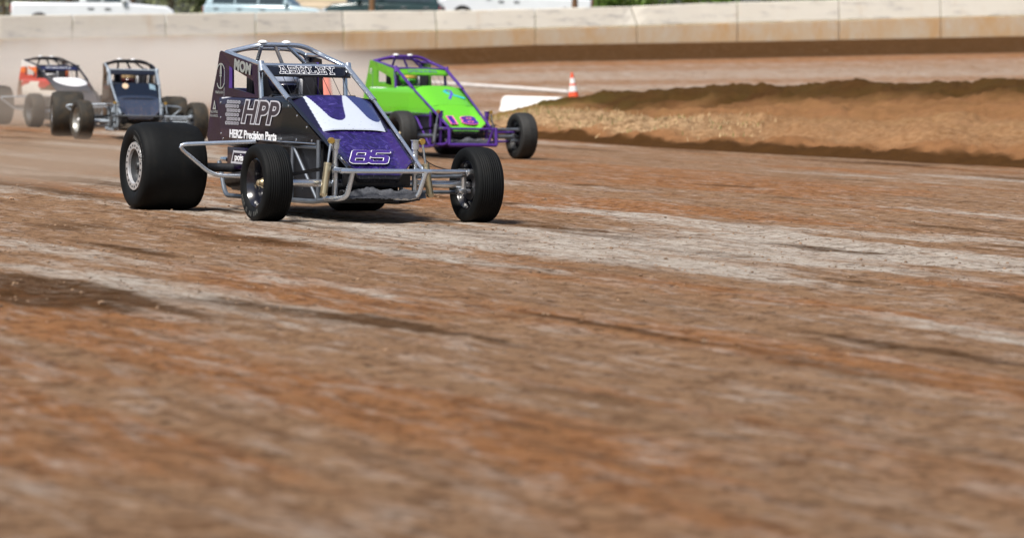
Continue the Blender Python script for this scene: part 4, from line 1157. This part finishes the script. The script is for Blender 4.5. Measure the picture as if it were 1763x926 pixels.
wp = mat("white_vehicle_paint", (.72, .75, .79), .25, 0, .04, 2, dirt=.05, coat=.5); bp_ = mat("pale_blue_vehicle_paint", (.42, .55, .62), .25, .1, .05, 2, coat=.5); dk = mat("dark_teal_vehicle_paint", (.02, .05, .055), .25, .1, .1, 2, coat=.5); tn = mat("beige_vehicle_paint", (.62, .50, .36), .4, 0, .06, 2, dirt=.1)
vehicle("pickup_truck", "white pickup truck parked behind the wall above the red and white car", "pickup", 160, 133, 'pickup', wp, 4, 5.2, 1.12)
vehicle("parked_car", "pale blue car with a green reflecting windscreen behind the wall above the purple car", "car", 462, 138, 'suv', bp_, -12, 4.6)
vehicle("camper_van", "beige van parked behind the wall, between the pale blue and the dark car", "van", 578, 146, 'van', tn, 2, 5.6)
vehicle("parked_car", "dark teal car parked behind the wall beside a brown post", "car", 662, 139, 'suv', dk, 172, 4.4)
vehicle("camper_van", "white van parked behind the wall to the right of the dark teal car", "van", 752, 146, 'van', wp, 176, 5.6)
vehicle("pickup_truck", "white pickup truck parked behind the wall above the green car's nose", "pickup", 885, 142, 'pickup', wp, 178, 5.4, 1.1)
# posts
pm = mat("brown_timber", (.16, .085, .04), .85, 0, .4, 4, bumpv=.4)
for u, lab in ((640, "brown timber post rising behind the wall in front of the dark teal car"), (989, "brown timber post at the end of the parked vehicles, near the trees")):
    p = at(u, 15, 137.0); z = tz(p.x, p.y)
    b = MB().tube([(p.x, p.y, z - .3), (p.x + .02, p.y, z + 2.6)], .125, 10, r2=.105); b.disc(.11, 0, I4((p.x + .02, p.y, z + 2.605)) @ Matrix.Rotation(R(90), 4, 'X'), 10)
    tag(b.build("timber_post", pm), lab, "post")

# ---------------------------------------------------------------- trees and bushes beyond the wall
bark = mat("bark", (.10, .065, .045), .9, 0, .4, 3, bumpv=.5)
def leaf_mat(n, c):
    m, nt, b = new_mat(n); g = nt.nodes.new("ShaderNodeNewGeometry"); 
    c0 = mixc(nt, g.outputs["Random Per Island"], tuple(q*.55 for q in c), tuple(min(1, q*1.5) for q in c)); nt.links.new(c0, b.inputs["Base Color"]); b.inputs["Roughness"].default_value = .6; b.inputs["Specular IOR Level"].default_value = .3
    return m
leafs = [leaf_mat("green_leaves", (.10, .17, .028)), leaf_mat("grey_green_leaves", (.20, .22, .12)), leaf_mat("yellow_green_leaves", (.19, .23, .04)), leaf_mat("brown_green_leaves", (.13, .11, .055))]
def tree(u, D, rad, hgt, base, li, label, kind="tree", seed=0):
    r = random.Random(seed); p = at(u, 10, D); z = tz(p.x, p.y)
    root = empty(kind, (p.x, p.y, z)); tag(root, label, kind, "trees and bushes beyond the wall")
    t = MB(); th = base + (hgt - base)*.5
    t.tube([(0, 0, -.2), (r.uniform(-.1, .1), 0, th*.5), (r.uniform(-.2, .2), .1, th)], .16 if kind == "tree" else .07, 9, r2=.07 if kind == "tree" else .03)
    cl = []
    for k in range(14 if kind == "tree" else 9):
        a = r.uniform(0, 6.28); e = r.uniform(-.5, 1); q = Vector((math.cos(a)*rad*.62*math.cos(e), math.sin(a)*rad*.55*math.cos(e), lerp(base + .3, hgt - .3, (k + r.random())/(14 if kind == "tree" else 9))))
        cl.append((q, rad*r.uniform(.32, .55)))
        t.tube([(0, 0, th*r.uniform(.4, .9)), q*.6 + Vector((0, 0, q.z*.4)), q], .055 if kind == "tree" else .025, 6, r2=.015)
    t.build("trunk", bark, root)
    b = MB()
    for k in range(3600 if kind == "tree" else 2400):
        q, cr = cl[k % len(cl)]
        v = Vector((r.gauss(0, 1), r.gauss(0, 1), r.gauss(0, 1))).normalized()*cr*(r.random()**.4)*r.uniform(.75, 1.15)
        c = q + Vector((v.x, v.y, v.z*.85))
        if c.z < .05: continue
        s = r.uniform(.06, .14); n1 = Vector((r.gauss(0, 1), r.gauss(0, 1), r.gauss(0, .6))).normalized(); n2 = n1.orthogonal().normalized(); n3 = n1.cross(n2)
        b.add([c - n2*s, c + n3*s*.5, c + n2*s, c - n3*s*.5], [(0, 1, 2, 3)])
    b.build("crown", leafs[li], root, smooth=False)
    return root
T = [(8, 150, 2.4, 5.5, .3, 3, "brown green bush left of the white pickup, behind the wall", "bush"), (52, 156, 2.0, 6.5, 1.4, 1, "tree with a bare trunk just left of the white pickup", "tree"),
     (-70, 152, 2.6, 5.2, .3, 1, "grey green bush past the left end of the parked vehicles", "bush"),
     (292, 150, 2.2, 4.6, .2, 1, "grey green bush right of the white pickup, behind the wall", "bush"), (340, 158, 2.2, 6.5, .6, 1, "pale grey green tree between two bushes, right of the white pickup", "tree"),
     (385, 150, 1.7, 4.2, .1, 0, "deep green bush just left of the pale blue car", "bush"), (425, 154, 1.9, 4.6, .1, 2, "yellow green bush directly behind the pale blue car", "bush"),
     (508, 160, 2.6, 7.0, .8, 1, "tree above the beige van's left end", "tree"), (230, 161, 2.8, 7.5, .8, 1, "tree standing behind the white pickup's tail", "tree"), (120, 162, 2.8, 7.0, .8, 1, "tree standing behind the white pickup's bonnet", "tree"),
     (1015, 146, 1.5, 4.0, .1, 0, "deep green bush just right of the timber post", "bush"), (1062, 149, 1.7, 4.6, .1, 2, "yellow green bush between the timber post and the tall green trees", "bush"),
     (1125, 148, 2.0, 5.5, .2, 0, "deep green bush above the slanting wall joint", "bush"), (1190, 151, 2.2, 6.5, .4, 2, "yellow green tree over the right hand wall slabs", "tree"),
     (1262, 150, 2.2, 5.0, .2, 0, "deep green bush beyond the yellow green tree", "bush"), (1345, 153, 2.6, 6.5, .5, 2, "yellow green tree, second beyond the slanting wall joint", "tree"), (1435, 152, 2.4, 5.2, .2, 0, "deep green bush between two yellow green trees", "bush"),
     (1530, 155, 2.8, 6.8, .5, 2, "yellow green tree near the far right end of the wall", "tree"), (1630, 154, 2.6, 5.4, .2, 0, "deep green bush second from the far right", "bush"), (1735, 157, 3.0, 6.6, .5, 0, "deep green tree at the far right end of the wall", "tree"),
     (690, 166, 3.0, 7.5, .8, 1, "tree far behind the dark teal car", "tree"), (830, 164, 3.0, 7.5, .8, 0, "tree far behind the white vehicles", "tree"), (945, 163, 2.8, 7.0, .6, 0, "tree behind the white pickup's end, by the timber post", "tree")]
for i, (u, D, rad, hg, bs, li, lab, kd) in enumerate(T): tree(u, D, rad, hg, bs, li, lab, kd, seed=100 + i)

# ---------------------------------------------------------------- dust thrown up behind the pack
def dust(name, cx, cy, cz, sx, sy, sz, dens, colr, label, nscale=1.3):
    bm = bmesh.new(); bmesh.ops.create_icosphere(bm, subdivisions=3, radius=1)
    me = bpy.data.meshes.new(name); bm.to_mesh(me); bm.free()
    o = bpy.data.objects.new(name, me); col.objects.link(o); o.location = (cx, cy, cz); o.scale = (sx, sy, sz)
    m = bpy.data.materials.new(name); m.use_nodes = True; nt = m.node_tree; nt.nodes.remove(nt.nodes["Principled BSDF"])
    pv = nt.nodes.new("ShaderNodeVolumePrincipled"); nt.links.new(pv.outputs[0], nt.nodes["Material Output"].inputs["Volume"])
    pv.inputs["Color"].default_value = (*colr, 1); pv.inputs["Anisotropy"].default_value = .2
    tc = nt.nodes.new("ShaderNodeTexCoord"); ln = nt.nodes.new("ShaderNodeVectorMath"); ln.operation = 'LENGTH'; nt.links.new(tc.outputs["Object"], ln.inputs[0])
    mr = nt.nodes.new("ShaderNodeMapRange"); mr.interpolation_type = 'SMOOTHSTEP'; nt.links.new(ln.outputs["Value"], mr.inputs[0]); mr.inputs[1].default_value = 1.0; mr.inputs[2].default_value = .25; mr.inputs[3].default_value = 0; mr.inputs[4].default_value = 1
    mp = nt.nodes.new("ShaderNodeMapping"); mp.inputs["Scale"].default_value = (sx*.45*nscale, sy*.25*nscale, sz*.7*nscale); nt.links.new(tc.outputs["Object"], mp.inputs["Vector"])
    nz = N(nt, "ShaderNodeTexNoise", Scale=1.0, Detail=3.0, Roughness=.55); nt.links.new(mp.outputs[0], nz.inputs["Vector"])
    m2 = nt.nodes.new("ShaderNodeMapRange"); nt.links.new(nz.outputs["Fac"], m2.inputs[0]); m2.inputs[1].default_value = .35; m2.inputs[2].default_value = .7; m2.inputs[3].default_value = .15; m2.inputs[4].default_value = 1
    mu = nt.nodes.new("ShaderNodeMath"); mu.operation = 'MULTIPLY'; nt.links.new(mr.outputs[0], mu.inputs[0]); nt.links.new(m2.outputs[0], mu.inputs[1])
    mz = nt.nodes.new("ShaderNodeMath"); mz.operation = 'MULTIPLY'; mz.inputs[1].default_value = dens; nt.links.new(mu.outputs[0], mz.inputs[0]); nt.links.new(mz.outputs[0], pv.inputs["Density"])
    me.materials.append(m); tag(o, label, kind="stuff"); return o
c1 = at(300, 150, 94)
c2 = at(40, 205, 70)
dust("dust_cloud", c2.x, c2.y, .35, 3.4, 7.5, .75, .22, (.90, .80, .68), "low brown dust round the wheels of the red and white car", 2.0)
c3 = at(95, 300, 39)
dust("dust_cloud", c3.x, c3.y, .12, 1.7, 6.0, .42, .55, (.72, .56, .42), "thin brown spray of dirt off the big rear tyre of the purple car", 2.2)
dust("dust_cloud", c1.x, c1.y, .55, 8.5, 13, 1.8, .78, (.96, .91, .84), "pale tan dust hanging behind the rear cars")

# ---------------------------------------------------------------- light
SUN_EL, SUN_DIR = R(55), Vector((-.50, -.62, 0)).normalized()      # towards the sun: from the left, behind the camera
w = bpy.data.worlds.new("World"); scene.world = w; w.use_nodes = True
nt = w.node_tree; bg = nt.nodes["Background"]; bg.inputs["Strength"].default_value = .075
sky = nt.nodes.new("ShaderNodeTexSky"); sky.sky_type = 'NISHITA'; sky.sun_disc = False
sky.sun_elevation = SUN_EL; sky.sun_rotation = math.atan2(SUN_DIR.x, SUN_DIR.y); sky.dust_density = 3.0; sky.air_density = 1.0; sky.ozone_density = 1.0
nt.links.new(sky.outputs[0], bg.inputs[0])
sd = bpy.data.lights.new("sun", 'SUN'); sd.energy = 3.7; sd.angle = R(14); sd.color = (1, .95, .88)
so = bpy.data.objects.new("sun", sd); col.objects.link(so)
sv = Vector((SUN_DIR.x*math.cos(SUN_EL), SUN_DIR.y*math.cos(SUN_EL), math.sin(SUN_EL)))
so.rotation_euler = sv.to_track_quat('Z', 'Y').to_euler(); so.location = (-10, 10, 30)
scene.view_settings.view_transform = 'Standard'; scene.view_settings.look = 'None'; scene.view_settings.gamma = 1; scene.view_settings.exposure = 0.56
scene.view_settings.use_curve_mapping = False
scene.cycles.use_denoising = True
scene.cycles.max_bounces = 8; scene.cycles.volume_bounces = 4
